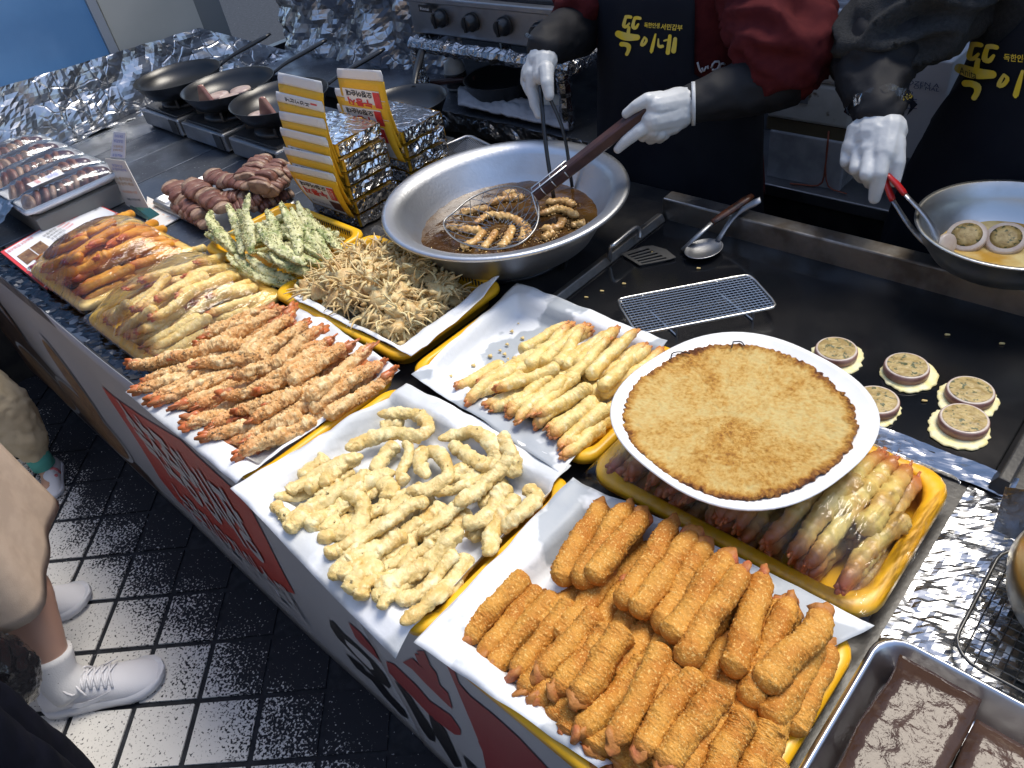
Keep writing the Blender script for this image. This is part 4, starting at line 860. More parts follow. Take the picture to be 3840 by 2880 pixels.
for i in range(31):
    for k in range(80):
        r_ = .180 * i / 30; th = 2 * math.pi * k / 80; p = V((r_ * math.cos(th), r_ * math.sin(th), 0)); vs.append(V((WC.x, WC.y, .7715)) + p + V((0, 0, .0022 * fbm(p, 45, 3))))
tag(mb.add(vs, [(i * 80 + k, i * 80 + (k + 1) % 80, (i + 1) * 80 + (k + 1) % 80, (i + 1) * 80 + k) for i in range(30) for k in range(80)]).build('frying_oil', M_oil, None, smooth=True), 'bubbling brown frying oil in the aluminium basin', 'oil')
M_fry = mat('frying_batter', (.58, .36, .12), .35, col2=(.44, .22, .06), ns=40, bump=.5, bs=240, coat=.3)
BUB = MB(); FP = [[(1150,1440),(1290,1465),(1370,1470)],[(1320,1430),(1420,1375),(1560,1390),(1650,1450),(1680,1510)],[(1390,1470),(1330,1540),(1240,1580)],[(1470,1470),(1420,1540),(1380,1585)],[(1570,1440),(1540,1520),(1500,1580)],[(1660,1430),(1630,1540)],
 [(1750,1460),(1850,1450),(1900,1400)],[(1740,1365),(1870,1335),(1990,1380)],[(1780,1290),(1900,1285),(1960,1310)],[(1940,1435),(2035,1420)],[(1420,1300),(1530,1265),(1640,1255)],[(1230,1355),(1330,1340),(1430,1330)],[(1760,1520),(1830,1480)],[(1500,1240),(1600,1225)]]
for k, pl in enumerate(FP):
    pts = [at('R2', x, y, .777) for x, y in pl]; ln = sum((pts[i + 1] - pts[i]).length for i in range(len(pts) - 1))
    o = link('frying_strip', fritter_mesh('frying_strip', spline(pts, max(20, int(ln / .0018))), .0085, .36, 100, 18, k + 60, 14, .8, .1, .004, .2), M_fry); tag(o, 'golden squid strip floating in the frying oil', 'squid', 'strips frying in the oil')
    for q_ in spline(pts, 10):
        for _ in range(5):
            a_ = random.uniform(0, 6.28); rb_ = random.uniform(.0008, .0024); c_ = q_ + V((math.cos(a_), math.sin(a_), 0)) * random.uniform(.007, .016)
            if math.hypot(c_.x - WC.x, c_.y - WC.y) < .172: BUB.lathe([(rb_, 0), (rb_ * .85, rb_ * .6), (rb_ * .4, rb_ * .95), (.00005, rb_)], V((c_.x, c_.y, .7722)), 8)
tag(BUB.build('oil_bubbles', mat('amber_bubble', (.50, .32, .12), .08, col2=(.30, .17, .05), ns=90), None, smooth=True), 'froth of bubbles round the frying strips', 'bubbles', kind='stuff')
sk = thing('skimmer', 'wire mesh skimmer with dark wooden handle dipped in the oil', 'skimmer', at('R2', 1450, 1390, .775))
rim = [at('R2', p[0], p[1], p[2] - .048) for p in ((1130, 1425, .842), (1200, 1350, .850), (1320, 1255, .856), (1500, 1192, .862), (1640, 1205, .864), (1720, 1275, .862), (1735, 1380, .852), (1700, 1480, .842), (1590, 1565, .836), (1400, 1590, .832), (1210, 1530, .834))]
ring = []
N_ = len(rim)
for i in range(60):
    u = i / 60 * N_; k = int(u); t = u - k; a, b, c, d = [rim[(k + j - 1) % N_] for j in range(4)]
    ring.append(.5 * ((2 * b) + (c - a) * t + (2 * a - 5 * b + 4 * c - d) * t * t + (3 * b - a - 3 * c + d) * t ** 3))
M_wired = mat('grey_wire', (.25, .25, .25), .35, 1.)
MB().tube(ring, .002, 6, closed=True).build('rim', M_wired, sk, smooth=True)
cen = sum(ring, V()) / 60 - V((0, 0, .030)); mb = MB()
def dome(u, a): p = ring[int(a) % 60] * (a % 1 * 0 + 1); q = cen * (1 - u) + p * u; q.z = cen.z + (p.z - cen.z) * u * u; return q
rings_ = [.25, .42, .58, .73, .87, 1.]
for j in range(len(rings_) - 1):           # hexagon-like netting
    for k in range(20):
        a0 = k * 3 + (1.5 if j % 2 else 0); p = dome(rings_[j], a0); mb.tube([p, dome(rings_[j + 1], a0 + 1.5)], .0008, 4); mb.tube([p, dome(rings_[j + 1], a0 - 1.5)], .0008, 4)
tag(mb.build('wire_netting', M_wired, sk), kind='stuff')
hA, hB = at('R2', 1715, 1245, .822), at('R3', 775, 760, .958)
hd = (hB - hA).normalized(); sd_ = hd.cross(V((0, 0, 1))).normalized(); un = sd_.cross(hd)
def bar(p, q, w0, w1, t_): return [[c + sd_ * sx * w_ + un * sz * t_ for sx, sz in ((-1, -.7), (-.7, -1), (.7, -1), (1, -.7), (1, .7), (.7, 1), (-.7, 1), (-1, .7))] for c, w_ in ((p, w0), (q, w1))]
mb = MB(); hB2 = hB + hd * .012; loft(mb, bar(hA, hB2, .0125, .0165, .011), True, True); mb.build('handle', M_wood, sk, bevel=.002)
mb = MB()
for t in (.02, .045, .075): 
    c = hA + hd * t; mb.tube([c + sd_ * .0145 * math.cos(a * math.pi / 8) * (1.0) + un * .0128 * math.sin(a * math.pi / 8) for a in range(16)], .0013, 5, closed=True)
for s_ in (-1, 1): mb.tube([ring[28] if s_ < 0 else ring[33], hA + sd_ * s_ * .010 + un * .0125, hA + hd * .085 + sd_ * s_ * .010 + un * .0128], .0016, 6)
mb.build('wire_binding', M_wire, sk, smooth=True)
tg = thing('cooking_tongs', 'long black cooking tongs held upright over the oil', 'tongs', at('R2', 1830, 1260, .79))
tt = aty('R2', 1745, 545, 1.135)
MB().tube(spline([tt, tt * .5 + at('R2', 1830, 1260, .78) * .5 + V((-.004, 0, 0)), at('R2', 1832, 1265, .775)], 10), .0042, 8, flat=.6).build('arm', M_blackm, tg, smooth=True)
MB().tube(spline([tt + V((.006, .004, 0)), tt * .55 + at('R2', 1950, 1195, .78) * .45 + V((.014, .010, 0)), at('R2', 1950, 1195, .775)], 10), .0042, 8, flat=.6).build('arm', M_blackm, tg, smooth=True)

# ================================================================== take-away boxes
M_foil_box = foilmat('fresh_foil', (.82, .82, .83), .2, 45, .6, .004)
M_card = mat('yellow_carton', (.78, .44, .02), .5); M_cardw = mat('white_carton', (.72, .72, .72), .5); M_prtr = mat('red_ink', (.60, .03, .03), .5); M_prtk = mat('black_ink', (.02, .02, .02), .5); M_prto = mat('orange_ink', (.75, .25, .05), .5); M_prtb = mat('brown_ink', (.10, .04, .03), .5)
def takebox(x0, x1, y0, y1, z, h_, lt, label, group, full):
    """lt = lid top corners (left, right)"""
    t = thing('takeaway_box', label, 'box', ((x0 + x1) / 2, (y0 + y1) / 2, z), group)
    MB().box2((x0 + .003, y0, z + .001), (x1 - .003, y1 - .003, z + h_ - .005)).build('carton', M_card, t, bevel=.001)
    n_ = 16; mb = MB()
    for fa in range(4):
        def fn(u, v, fa=fa):
            a = [(x0, y0), (x1, y0), (x1, y1), (x0, y1)][fa]; b = [(x1, y0), (x1, y1), (x0, y1), (x0, y0)][fa]
            nr = [V((0, -1, 0)), V((1, 0, 0)), V((0, 1, 0)), V((-1, 0, 0))][fa]
            p = V((a[0] + (b[0] - a[0]) * u, a[1] + (b[1] - a[1]) * u, z + .005 + (h_ - .007) * v))
            return crumple(p, nr, .010 * (1 if .02 < u < .98 else .5), 26) + nr * .006
        mb.grid(fn, n_ * 2, 5)
    mb.grid(lambda u, v: crumple(V((x0 - .003 + (x1 - x0 + .006) * u, y0 - .003 + (y1 - y0 + .006) * v, z + h_ - .001)), V((0, 0, 1)), .004, 14), 20, 14)
    mb.build('foil_cover', M_foil_box, t)
    if lt:
        a, b = lt; c = V((x1 - .004, y0 - .005, z + h_ * .8)); d = V((x0 + .004, y0 - .005, z + h_ * .8)); c.y -= .0008 * (1 - z) * 10; d.y = c.y
        bow = V((0, -.010, 0))
        def lp(u, v, off=0.): # v 0 bottom 1 top
            p = (d * (1 - u) + c * u) * (1 - v) + (a * (1 - u) + b * u) * v + bow * math.sin(math.pi * v) * .6
            return p + V((.12, -1, .1)).normalized() * off
        ln = ((a - d).length + (b - c).length) / 2
        lid = MB().grid(lambda u, v: lp(u, v * .84), 6, 10).build('lid', M_card, t, smooth=True, thick=.0012)
        MB().grid(lambda u, v: lp(.5 + (u - .5) * (1 - .12 * max(0, v - .6)), .842 + .158 * v, .0006), 6, 5).build('tuck_flap', M_cardw, t, smooth=True, thick=.0010)
        MB().grid(lambda u, v: lp(.06 + .80 * u, .04 + .64 * v, .0016), 6, 8).build('label_panel', M_cardw, lid, smooth=True)
        # print is upside down: the lid hangs open
        def onlid(uc, vc): return lambda x, y: lp(uc - x, vc - y, .0026)
        text_on('오징어순대', .1, onlid(.42, .605), M_prtk, 'lettering', lid, .56, .105, bold=.003)
        MB().grid(lambda u, v: lp(.72 + .14 * u, .38 + .28 * v, .0024), 2, 3).build('red_stamp', M_prtr, lid)
        text_on('누룽지', .1, onlid(.40, .44), M_prtr, 'lettering', lid, .52, .17, bold=.004)
        if full:
            MB().grid(lambda u, v: lp(.62 + .24 * u, .10 + .22 * v, .0024), 3, 3).build('food_print', M_prtb, lid)
            text_on('속초중앙시장', .1, onlid(.36, .16), M_prtk, 'lettering', lid, .44, .05)
            text_on('원조\n맛집', .1, lambda x, y: lp(.79 - x, .52 - y, .0034), M_cardw, 'lettering', lid, .10, .20)
tops = [((70,460),(355,520)),((55,580),(360,650)),((75,705),(370,760)),((80,810),(385,880)),((100,935),(410,1000)),((125,1045),(430,1110))]
ordn = ['top', 'second', 'third', 'fourth', 'fifth', 'bottom']
for k in range(6):
    i = 5 - k; z = CT + .002 + .0338 * k; dx = .004 * math.sin(k * 2.1); f_ = .806 + .0045 * k
    a, b = aty('R2', *tops[i][0], f_), aty('R2', *tops[i][1], f_)
    takebox(-1.562 + dx, -1.388 + dx, .838, .955, z, .0335, (a, b), f'{ordn[i]} open yellow takeaway box of the front foil stack', 'takeaway boxes', k == 0)
tops2 = [((445,435),(735,450)),((430,560),(745,590)),((445,660),(770,720))]
for k in range(5):
    i = 4 - k; z = CT + .002 + .0338 * k; lt = None
    if i < 3: lt = (aty('R2', *tops2[i][0], .985), aty('R2', *tops2[i][1], .985))
    takebox(-1.555, -1.372, 1.0, 1.115, z, .0335, lt, f'{["top", "second", "third", "fourth", "bottom"][i]} foil covered takeaway box of the rear stack by the basin', 'takeaway boxes', False)

# ================================================================== portable stoves and frying pans
def stove(x0, x1, y0, y1, label):
    t = thing('portable_gas_stove', label, 'gas stove', ((x0 + x1) / 2, (y0 + y1) / 2, CT), 'portable gas stoves')
    cx, cy = (x0 + x1) / 2, (y0 + y1) / 2
    MB().box2((x0, y0, CT + .008), (x1, y1, CT + .060)).build('case', M_steel, t, bevel=.006)
    MB().box2((x0 + .015, y0 + .012, CT + .0602), (x1 - .015, y1 - .012, CT + .066)).build('drip_pan', M_black, t, bevel=.003)
    MB().box2((x1 - .055, y0 - .003, CT + .012), (x1 - .012, y0, CT + .055)).build('dark_corner', M_black, t)
    MB().lathe([(.09, CT + .066), (.085, CT + .078), (.05, CT + .082), (.045, CT + .095), (.02, CT + .097)], (cx, cy, 0), 32).build('burner_head', M_black, t, smooth=True)
    for k in range(4):
        a = k * math.pi / 2 + .78; d = V((math.cos(a), math.sin(a), 0)); MB().box(V((cx, cy, CT + .088)) + d * .075, (.07, .006, .026), a).build('pan_support', M_black, t)
    for s_ in (-1, 1):
        for r_ in (-1, 1): MB().box((cx + s_ * .1, cy + r_ * .1, CT + .0045), (.02, .02, .008)).build('foot', M_black, t)
    return cx, cy
def fpan(c, r_, hz, hd_, label, food=()):
    t = thing('frying_pan', label, 'frying pan', c, 'black frying pans'); c = V(c)
    MB().lathe([(r_ * .74, 0), (r_ * .80, .003), (r_ * .93, .030), (r_ * 1.0, .046), (r_ * 1.012, .048), (r_ * .995, .048), (r_ * .92, .031), (r_ * .78, .006), (r_ * .2, .004), (.001, .004)], c, 56).build('bowl', M_blackm, t, smooth=True)
    d = V(hd_).normalized(); p = c + V((d.x, d.y, 0)).normalized() * r_ * .97 + V((0, 0, .040))
    MB().tube(spline([p, p + d * .05 + V((0, 0, .008)), p + d * .12 + V((0, 0, .010)), p + d * .19 + V((0, 0, .012))], 12), [.008, .008, .008, .009, .010, .011, .012, .012, .012, .012, .011, .007], 8, flat=.55).build('handle', M_blackm, t, smooth=True)
HD = (.42, .90, .22)
for k, (cx_, lb) in enumerate([(-2.52, 'portable gas stove below the empty pan nearest the foil wall'), (-2.245, 'portable gas stove between the other two small stoves'), (-1.965, 'portable gas stove closest to the takeaway boxes')]):
    stove(cx_ - .125, cx_ + .125, .925, 1.165, lb)
fpan((-2.515, 1.035, .800), .136, 0, HD, 'empty black frying pan farthest left beside the foil backsplash')
fpan((-2.240, 1.055, .800), .138, 0, HD, 'black frying pan holding pale squid slices, middle stove')
fpan((-1.965, 1.055, .800), .138, 0, HD, 'black frying pan partly hidden behind the upright box lids')
fpan((-1.655, 1.235, .765), .118, 0, (-.55, .8, .25), 'black frying pan behind the rear box stack')
tag(MB().lathe([(.09, CT + .001), (.095, CT + .03), (.07, CT + .055), (.07, CT + .063)], (-1.655, 1.235, 0), 24).build('burner_stand', M_black, None, smooth=True), 'round black stand under the pan behind the rear boxes', 'stand')
M_sqm = mat('squid_mantle', (.40, .20, .14), .3, col2=(.28, .11, .09), ns=30, coat=.3); M_sqw = mat('squid_slice_flesh', (.55, .44, .38), .35, col2=(.42, .30, .26), ns=40)
def cone_fin(p, lb, s_=1.):
    mb = MB(); p = V(p); mb.prism([p + V((-.03 * s_, 0, 0)), p + V((.034 * s_, .01, 0)), p + V((.006 * s_, .004, .052 * s_)), p + V((-.006 * s_, .002, .05 * s_))], (.004, .012, .001))
    o = mb.build('squid_tip', M_sqm, None, smooth=False, bevel=.004); tag(o, lb, 'squid')
cone_fin(at('R1', 1300, 660, .815), 'brown pointed squid tip standing in the middle frying pan'); cone_fin(at('R1', 1690, 745, .815), 'brown pointed squid tip in the pan beside the box lids')
for x, y, lb in ((1400, 625, 'pale round squid slice beside the squid tip in the pan'), (1540, 590, 'pale round squid slice toward the pan rim'), (1470, 640, 'pale squid slice at the bottom of the middle pan')):
    p = at('R1', x, y, .808); tag(MB().lathe([(.020, 0), (.030, .002), (.032, .007), (.030, .011), (.012, .013)], p, 24).build('squid_slice', M_sqw, None, smooth=True), lb, 'squid slice', 'slices in the pan')
p = at('R1', 1650, 745, .808); tag(MB().lathe([(.02, 0), (.028, .003), (.028, .008), (.012, .010)], p, 24).build('squid_slice', M_sqw, None, smooth=True), 'small pale squid slice in the pan beside the box lids', 'squid slice')

# ================================================================== pile of steamed stuffed squid in a steel tray
tray(-2.02, -1.62, .628, .83, 'shallow steel tray heaped with steamed stuffed squid', M_steel, zr=.722, lip=.01, name='steel_tray', cr=.02)
M_sqb = mat('steamed_squid_skin', (.125, .045, .030), .5, col2=(.21, .10, .070), ns=24, coat=.1, bump=.6, bs=120); M_sqc = mat('squid_filling_cut', (.33, .22, .15), .45, col2=(.20, .12, .085), ns=60, bump=.5, bs=200)
def stuffed(p0, p1, r_, lb, n=9):
    p0, p1 = V(p0), V(p1); t = thing('stuffed_squid', lb, 'squid', (p0 + p1) / 2, 'steamed stuffed squid'); d = (p1 - p0) / n
    for k in range(n):
        a = p0 + d * k; q = V((random.uniform(-.004, .004), random.uniform(-.004, .004), random.uniform(-.003, .003))); rr = r_ * (.62 + .38 * math.sin(math.pi * min(1, .22 + k / n * .9)))
        mb = MB(); mb.tube([a + q + d * f for f in (.0, .06, .5, .90, .95)], [rr * .92, rr, rr * 1.01, rr * 1.0, rr * .92], 20, flat=.55, jit=lambda w_, c_, t_: c_ + (w_ - c_) * (1 + .30 * fbm(w_, 45, 2)))
        mb.build('cut_piece', M_sqb if k % 4 else M_sqc, t, smooth=True)
for k, (a, b, z0, c, d, z1, r_) in enumerate([(1100,1180,.745,1290,1380,.740,.032),(1210,1180,.765,1430,1330,.762,.034),(1300,1310,.745,1560,1240,.765,.032),(1340,1120,.775,1600,1180,.790,.028),(1480,1340,.740,1700,1230,.760,.032),(1560,1150,.795,1700,1000,.800,.036),(1640,1200,.785,1790,1030,.795,.036),(1700,1230,.77,1840,1060,.78,.034),(1130,1290,.730,1330,1430,.728,.028),(1600,1330,.735,1850,1220,.735,.032)]):
    stuffed(at('R1', a, b, z0), at('R1', c, d, z1), r_, 'purple brown steamed stuffed squid cut into slices in the heap', 9)
hs = mound((-2.03, -1.61, .61, .845), .085, .728)
0 and film((-2.03, -1.61, .62, .84), hs, 'thin film lying over the heap of stuffed squid', 50, 40, 3.3)

# ================================================================== packed squid trays on a box, menu, card sign
bx = MB().box2((-2.78, .385, CT + .001), (-2.13, .64, .755)).build('display_box', mat('grey_board', (.16, .16, .15), .6, col2=(.20, .20, .19), ns=5), None, bevel=.003); tag(bx, 'plain grey display box below the packed squid trays', 'box')
M_film2 = filmmat('pack_film', .03, (.85, .93, 1), 14., .35, .05)
for k in range(5):
    x1 = -2.125 - k * .118; x0 = x1 - .112; y0, y1 = .372, .632; zt = .757
    lb = ['white foam tray of sliced squid with price sticker, nearest the menu', 'white foam tray of sliced squid, second from the menu', 'white foam tray of sliced squid, third from the menu', 'white foam tray of sliced squid, fourth from the menu', 'white foam tray of sliced squid by the foil wall'][k]
    t = tray(x0, x1, y0, y1, lb, M_foam, zr=.785, lip=.006, name='packed_tray', z0=zt, cr=.018)
    cx = (x0 + x1) / 2
    st = thing('sliced_squid', lb.replace('white foam tray of sliced squid', 'purple sliced stuffed squid in the foam tray'), 'squid', (cx, .5, zt + .004), 'packed sliced squid')
    for j in range(9):
        y = .40 + j * .0205; mb = MB(); M_ = Matrix.Translation((cx, y, zt + .024)) @ Matrix.Rotation(R(62), 4, 'X') @ Matrix.Rotation(random.uniform(-.2, .2), 4, 'Y')
        rr = .036 + .005 * math.sin(j); mb.lathe([(rr * .8, -.006), (rr, -.004), (rr, .004), (rr * .8, .006)], (0, 0, 0), 24, M_ @ Matrix.Diagonal((1, .62, 1, 1)))
        mb.build('cut_piece', M_sqb if j % 3 else M_sqc, st, smooth=True)
    mb = MB(); capsule(mb, (cx - .01, .575, zt + .02), .024, (cx + .012, .595, zt + .022), .02, 10); mb.build('tentacles', mat('squid_tentacle', (.07, .035, .05), .3, coat=.3), st, smooth=True)
    film((x0, x1, y0, y1), mound((x0, x1, y0, y1), .022, .787), lb.replace('white foam tray of sliced squid', 'clear film wrapped over squid'), 16, 34, k * 2., M_film2)
    if k == 0:
        sg = thing('price_sticker', 'small white price sticker on the nearest squid pack', 'sticker', (cx, .47, .81))
        MB().grid(lambda u, v: (cx - .030 + .040 * u, .425 + .085 * v, .8175 - .001 * abs(u - .5)), 2, 4).build('label', M_cardw, sg)
        text_on('오징어\n순대', .02, lambda x, y: (cx - .010 + x, .485 + y, .8195), mat('blue_ink', (.05, .12, .55), .5), 'lettering', sg, .03, .03); text_on('10,000', .02, lambda x, y: (cx - .010 + x, .446 + y, .8195), M_prtr, 'lettering', sg, .03, .012)
foil_sheet((-2.48, .255, .712), (-2.20, .25, .712), (-2.20, .37, .79), (-2.48, .36, .80), (0, 0, 1), 40, 20, .012, 24, 'foil_parcel', 'crumpled foil edge of a parcel at the left picture border', M_foil)

mn = thing('menu_card', 'laminated menu card with red border lying on the counter', 'menu', at('R1', 350, 1450, CT + .004))
mc = [at('R5', 5, 420, .722), at('R5', 300, 660, .716), at('R5', 760, 175, .714), at('R5', 575, 95, .716)]
def mq(u, v, off=0.): p = (mc[0] * (1 - u) + mc[1] * u) * (1 - v) + (mc[3] * (1 - u) + mc[2] * u) * v; return p + V((0, 0, off))
MB().prism([mq(0, 0), mq(1, 0), mq(1, 1), mq(0, 1)], (0, 0, .002)).build('card', mat('menu_red', (.62, .05, .045), .3, coat=.3), mn)
MB().poly([mq(.03, .03, .0032), mq(.93, .03, .0032), mq(.93, .985, .0032), mq(.03, .985, .0032)]).build('white_field', mat('menu_white', (.74, .76, .80), .25, coat=.3), mn)
MB().poly([mq(.95, .0, .0034), mq(.965, .0, .0034), mq(.965, 1, .0034), mq(.95, 1, .0034)]).build('white_line', M_cardw, mn)
for u0, u1, v0, v1, m in ((.26, .50, .06, .19, M_stew), (.26, .50, .20, .32, M_stew)): MB().poly([mq(u0, v0, .0042), mq(u1, v0, .0042), mq(u1, v1, .0042), mq(u0, v1, .0042)]).build('food_photo', m, mn)
MB().poly([mq(.58, .05, .0042), mq(.88, .05, .0042), mq(.88, .26, .0042), mq(.58, .26, .0042)]).build('red_block', M_prtr, mn)
# lines of the menu run along the short way of the card
def onmenu(uc, vc): return lambda x, y: mq(uc - y, vc + x, .0050)
M_grn = mat('green_ink', (.05, .40, .10), .5); M_pur = mat('purple_ink', (.30, .05, .40), .5); M_pnk = mat('pink_ink', (.70, .06, .20), .5)
for s_, uc, vc, w_, h_, m in (('새우튀김', .10, .10, .13, .06, M_prtr), ('오징어튀김', .10, .24, .12, .06, M_prtr), ('튀김', .12, .56, .10, .07, M_grn), ('모듬튀김', .22, .44, .14, .06, M_prtk), ('왕새우튀김', .30, .46, .16, .06, M_prtk), ('오징어튀김', .38, .47, .16, .06, M_prtk), ('고추튀김', .46, .45, .14, .06, M_prtk), ('게튀김', .54, .44, .10, .06, M_prtk),
   ('10,000원', .22, .58, .09, .05, M_prtr), ('10,000원', .30, .60, .09, .05, M_prtr), ('10,000원', .38, .61, .09, .05, M_prtr), ('오징어순대', .09, .72, .13, .07, M_pur), ('누룽지오징어순대', .18, .73, .18, .055, M_prtk), ('15,000원', .26, .73, .12, .05, M_prtr), ('메뉴', .10, .86, .07, .07, M_pnk), ('오징어순대', .22, .87, .14, .06, M_prto), ('똑이네', .12, .95, .07, .10, M_prtr), ('속초중앙시장', .36, .93, .05, .22, M_prtk), ('포장', .68, .14, .08, .07, M_cardw), ('환영', .78, .16, .08, .07, M_cardw)):
    text_on(s_, .05, onmenu(uc, vc), m, 'lettering', mn, w_, h_)
MB().prism([mq(.02, 0, -.012), mq(.98, 0, -.012), mq(.98, 1, -.010), mq(.02, 1, -.010)], (0, 0, .010)).build('backing_board', M_black, mn)

cs = thing('card_stand', 'bent acrylic stand with two printed notice cards', 'sign', at('CS', 560, 1400, CT + .003))
M_acr = mat('green_acrylic', (.02, .07, .055), .1, coat=.5)
k0 = [at('CS', 480, 1240, .718), at('CS', 730, 1250, .712), at('CS', 890, 1370, CT + .004), at('CS', 700, 1460, CT + .004), at('CS', 480, 1340, CT + .006)]
MB().prism([at('CS', 440, 1240, CT + .003), at('CS', 740, 1265, CT + .003), at('CS', 890, 1370, CT + .003), at('CS', 720, 1460, CT + .003), at('CS', 470, 1330, CT + .003)], (0, 0, .005)).build('foot', M_acr, cs)
yb = at('CS', 560, 1260, CT + .01).y
def plane_card(pts, y0, y1, name, m):
    # a card standing on the foot; upper edge further back
    P_ = [aty('CS', x, y, Y) for (x, y), Y in zip(pts, (y0, y0, y1, y1))]; return P_
c1_ = plane_card([(395, 1235), (725, 1255), (355, 540), (60, 500)], yb, yb + .02, 'c', None)
def cq(P_, u, v, off=0.): return (P_[0] * (1 - u) + P_[1] * u) * (1 - v) + (P_[3] * (1 - u) + P_[2] * u) * v + V((.25, -.95, .1)).normalized() * off
MB().grid(lambda u, v: cq(c1_, u, v), 3, 6).build('notice_card', mat('cream_card', (.62, .58, .52), .35, coat=.2), cs, thick=.0015)
M_blu = mat('blue_print', (.04, .09, .42), .5); M_gld = mat('gold_print', (.40, .20, .03), .5)
for s_, vc, h_, w_, m in (('포장손님', .88, .06, .5, M_blu), ('오징어순대', .80, .06, .7, M_blu), ('누룽지맛집', .60, .075, .75, M_gld), ('주문하세요', .50, .075, .75, M_gld), ('속초중앙시장', .33, .05, .7, M_prto), ('똑이네', .17, .05, .6, M_prtk)):
    text_on(s_, .05, lambda x, y, vc=vc: cq(c1_, .5 + x, vc + y, .002), m, 'lettering', cs, w_, h_)
c2_ = plane_card([(140, 480), (360, 500), (370, 110), (190, 95)], yb + .02, yb + .035, 'c', None)
MB().grid(lambda u, v: cq(c2_, u, v), 3, 6).build('notice_card', mat('white_card', (.66, .67, .72), .35, coat=.2), cs, thick=.0015)
for s_, vc, h_, m in (('어서오세요', .85, .12, M_blu), ('튀김맛집', .66, .12, M_blu), ('모듬튀김', .45, .10, M_gld), ('왕새우튀김', .31, .10, M_gld), ('포장가능', .10, .12, M_blu)): text_on(s_, .05, lambda x, y, vc=vc: cq(c2_, .5 + x, vc + y, .002), m, 'lettering', cs, .7, h_)
c3_ = plane_card([(280, 1320), (420, 1310), (330, 950), (180, 900)], yb + .005, yb + .03, 'c', None)
MB().grid(lambda u, v: cq(c3_, u, v), 2, 4).build('dark_panel', M_acr, cs, thick=.003)
tag(MB().prism(pc(('CS', 690, 1480, CT + .003), ('CS', 880, 1590, CT + .003), ('CS', 1270, 1370, CT + .003), ('CS', 700, 1090, CT + .003)), (0, 0, .0025)).build('paper_pad', mat('patterned_paper', (.62, .60, .57), .5, col2=(.60, .42, .34), ns=60, lo=.60, hi=.64), None), 'pale patterned paper bag lying beside the card stand', 'paper')

# ================================================================== right foreground
mt = [at('R11', 80, 1659, .742), at('R11', 545, 1050, .742), at('R11', 1260, 1395, .742)]
tray(-.088, .34, .10, .515, 'deep steel tray of brown jelly blocks in the right foreground', mat('pan_aluminium', (.52, .54, .58), .3, 1.), zr=.748, lip=.008, name='steel_tray', cr=.03)
M_jelly = mat('brown_jelly', (.042, .022, .015), .6, col2=(.060, .034, .024), ns=16, r2=.6, bump=.55, bs=38, bd=.006, spec=.05, coat=.4, crough=.09, col3=(.07, .045, .033), ns3=60, lo3=.60, hi3=.68)
for k, (x0, lb) in enumerate([(-.062, 'glossy brown jelly block against the tray side'), (.0165, 'glossy brown jelly block between two others'), (.095, 'glossy brown jelly block at the right border')]):
    y1 = [.492, .470, .445][k]; mb = MB()
    def fn(u, v, x0=x0, y1=y1): 
        e = min(u, 1 - u, v * 3, (1 - v) * 3); p = V((x0 + .076 * u + .004 * noise.noise(V((u * 2, v * 6, k))), .13 + (y1 - .13) * v, 0)); return V((p.x, p.y, .750 + .005 * min(1, e * 8) + .0012 * fbm(p, 45, 3)))
    mb.grid(fn, 24, 60); n1, n2 = 24, 60; idx = [(i, 0) for i in range(n1)] + [(n1, j) for j in range(n2)] + [(n1 - i, n2) for i in range(n1)] + [(0, n2 - j) for j in range(n2)]
    ring_ = [i * (n2 + 1) + j for i, j in idx]; base = len(mb.v); low = [(mb.v[i][0], mb.v[i][1], CT + .006) for i in ring_]; n_ = len(ring_)
    mb.v += low; mb.t += [0.] * n_; mb.f += [(ring_[i], ring_[(i + 1) % n_], base + (i + 1) % n_, base + i) for i in range(n_)]
    o = mb.build('jelly_block', M_jelly, None, smooth=True); tag(o, lb, 'jelly')
pt = thing('brass_pot', 'round brass coloured pot cut off by the right border', 'pot', (.082, .665, CT))
MB().lathe([(.055, CT + .008), (.078, CT + .020), (.097, CT + .05), (.102, CT + .075), (.097, CT + .10), (.080, CT + .125), (.066, CT + .135), (.060, CT + .136)], (.082, .665, 0), 64).build('body', mat('dull_brass', (.50, .44, .30), .28, 1., col2=(.42, .38, .28), ns=8), pt, smooth=True)
MB().lathe([(.066, CT + .136), (.068, CT + .140), (.045, CT + .152), (.012, CT + .157), (.012, CT + .17), (.001, CT + .172)], (.082, .665, 0), 48).build('lid', mat('lid_brass', (.50, .45, .33), .3, 1.), pt, smooth=True)
rk = thing('dark_wire_rack', 'dark wire cooling rack below the brass pot', 'rack', (.10, .60, CT))
M_dw = mat('dark_wire', (.10, .10, .10), .35, .9)
x0, x1, y0, y1, zz = -.028, .26, .545, .72, CT + .016
pts = rrect((x0 + x1) / 2, (y0 + y1) / 2, (x1 - x0) / 2, (y1 - y0) / 2, .03, zz); MB().tube(pts, .0022, 6, closed=True).build('frame', M_dw, rk, smooth=True)
mb = MB()
for i in range(1, 24): mb.tube([(x0 + (x1 - x0) * i / 24, y0 + .002, zz), (x0 + (x1 - x0) * i / 24, y1 - .002, zz)], .0008, 4)
for i in range(1, 16): mb.tube([(x0 + .002, y0 + (y1 - y0) * i / 16, zz), (x1 - .002, y0 + (y1 - y0) * i / 16, zz)], .0008, 4)
tag(mb.build('wire_mesh', M_dw, rk), kind='stuff')
gb = [at('R11', *p) for p in ((1070, 400, .75), (1120, 520, .735), (1218, 560, .735), (1218, 330, .76), (1165, 285, .76))]
o = foil_sheet(at('R11', 1065, 500, .705), at('R11', 1300, 600, .705), at('R11', 1330, 330, .78), at('R11', 1130, 285, .765), (0, 0, 1), 24, 20, .006, 30, 'foil_block', 'foil wrapped block at the right end of the griddle', M_foil_flat)
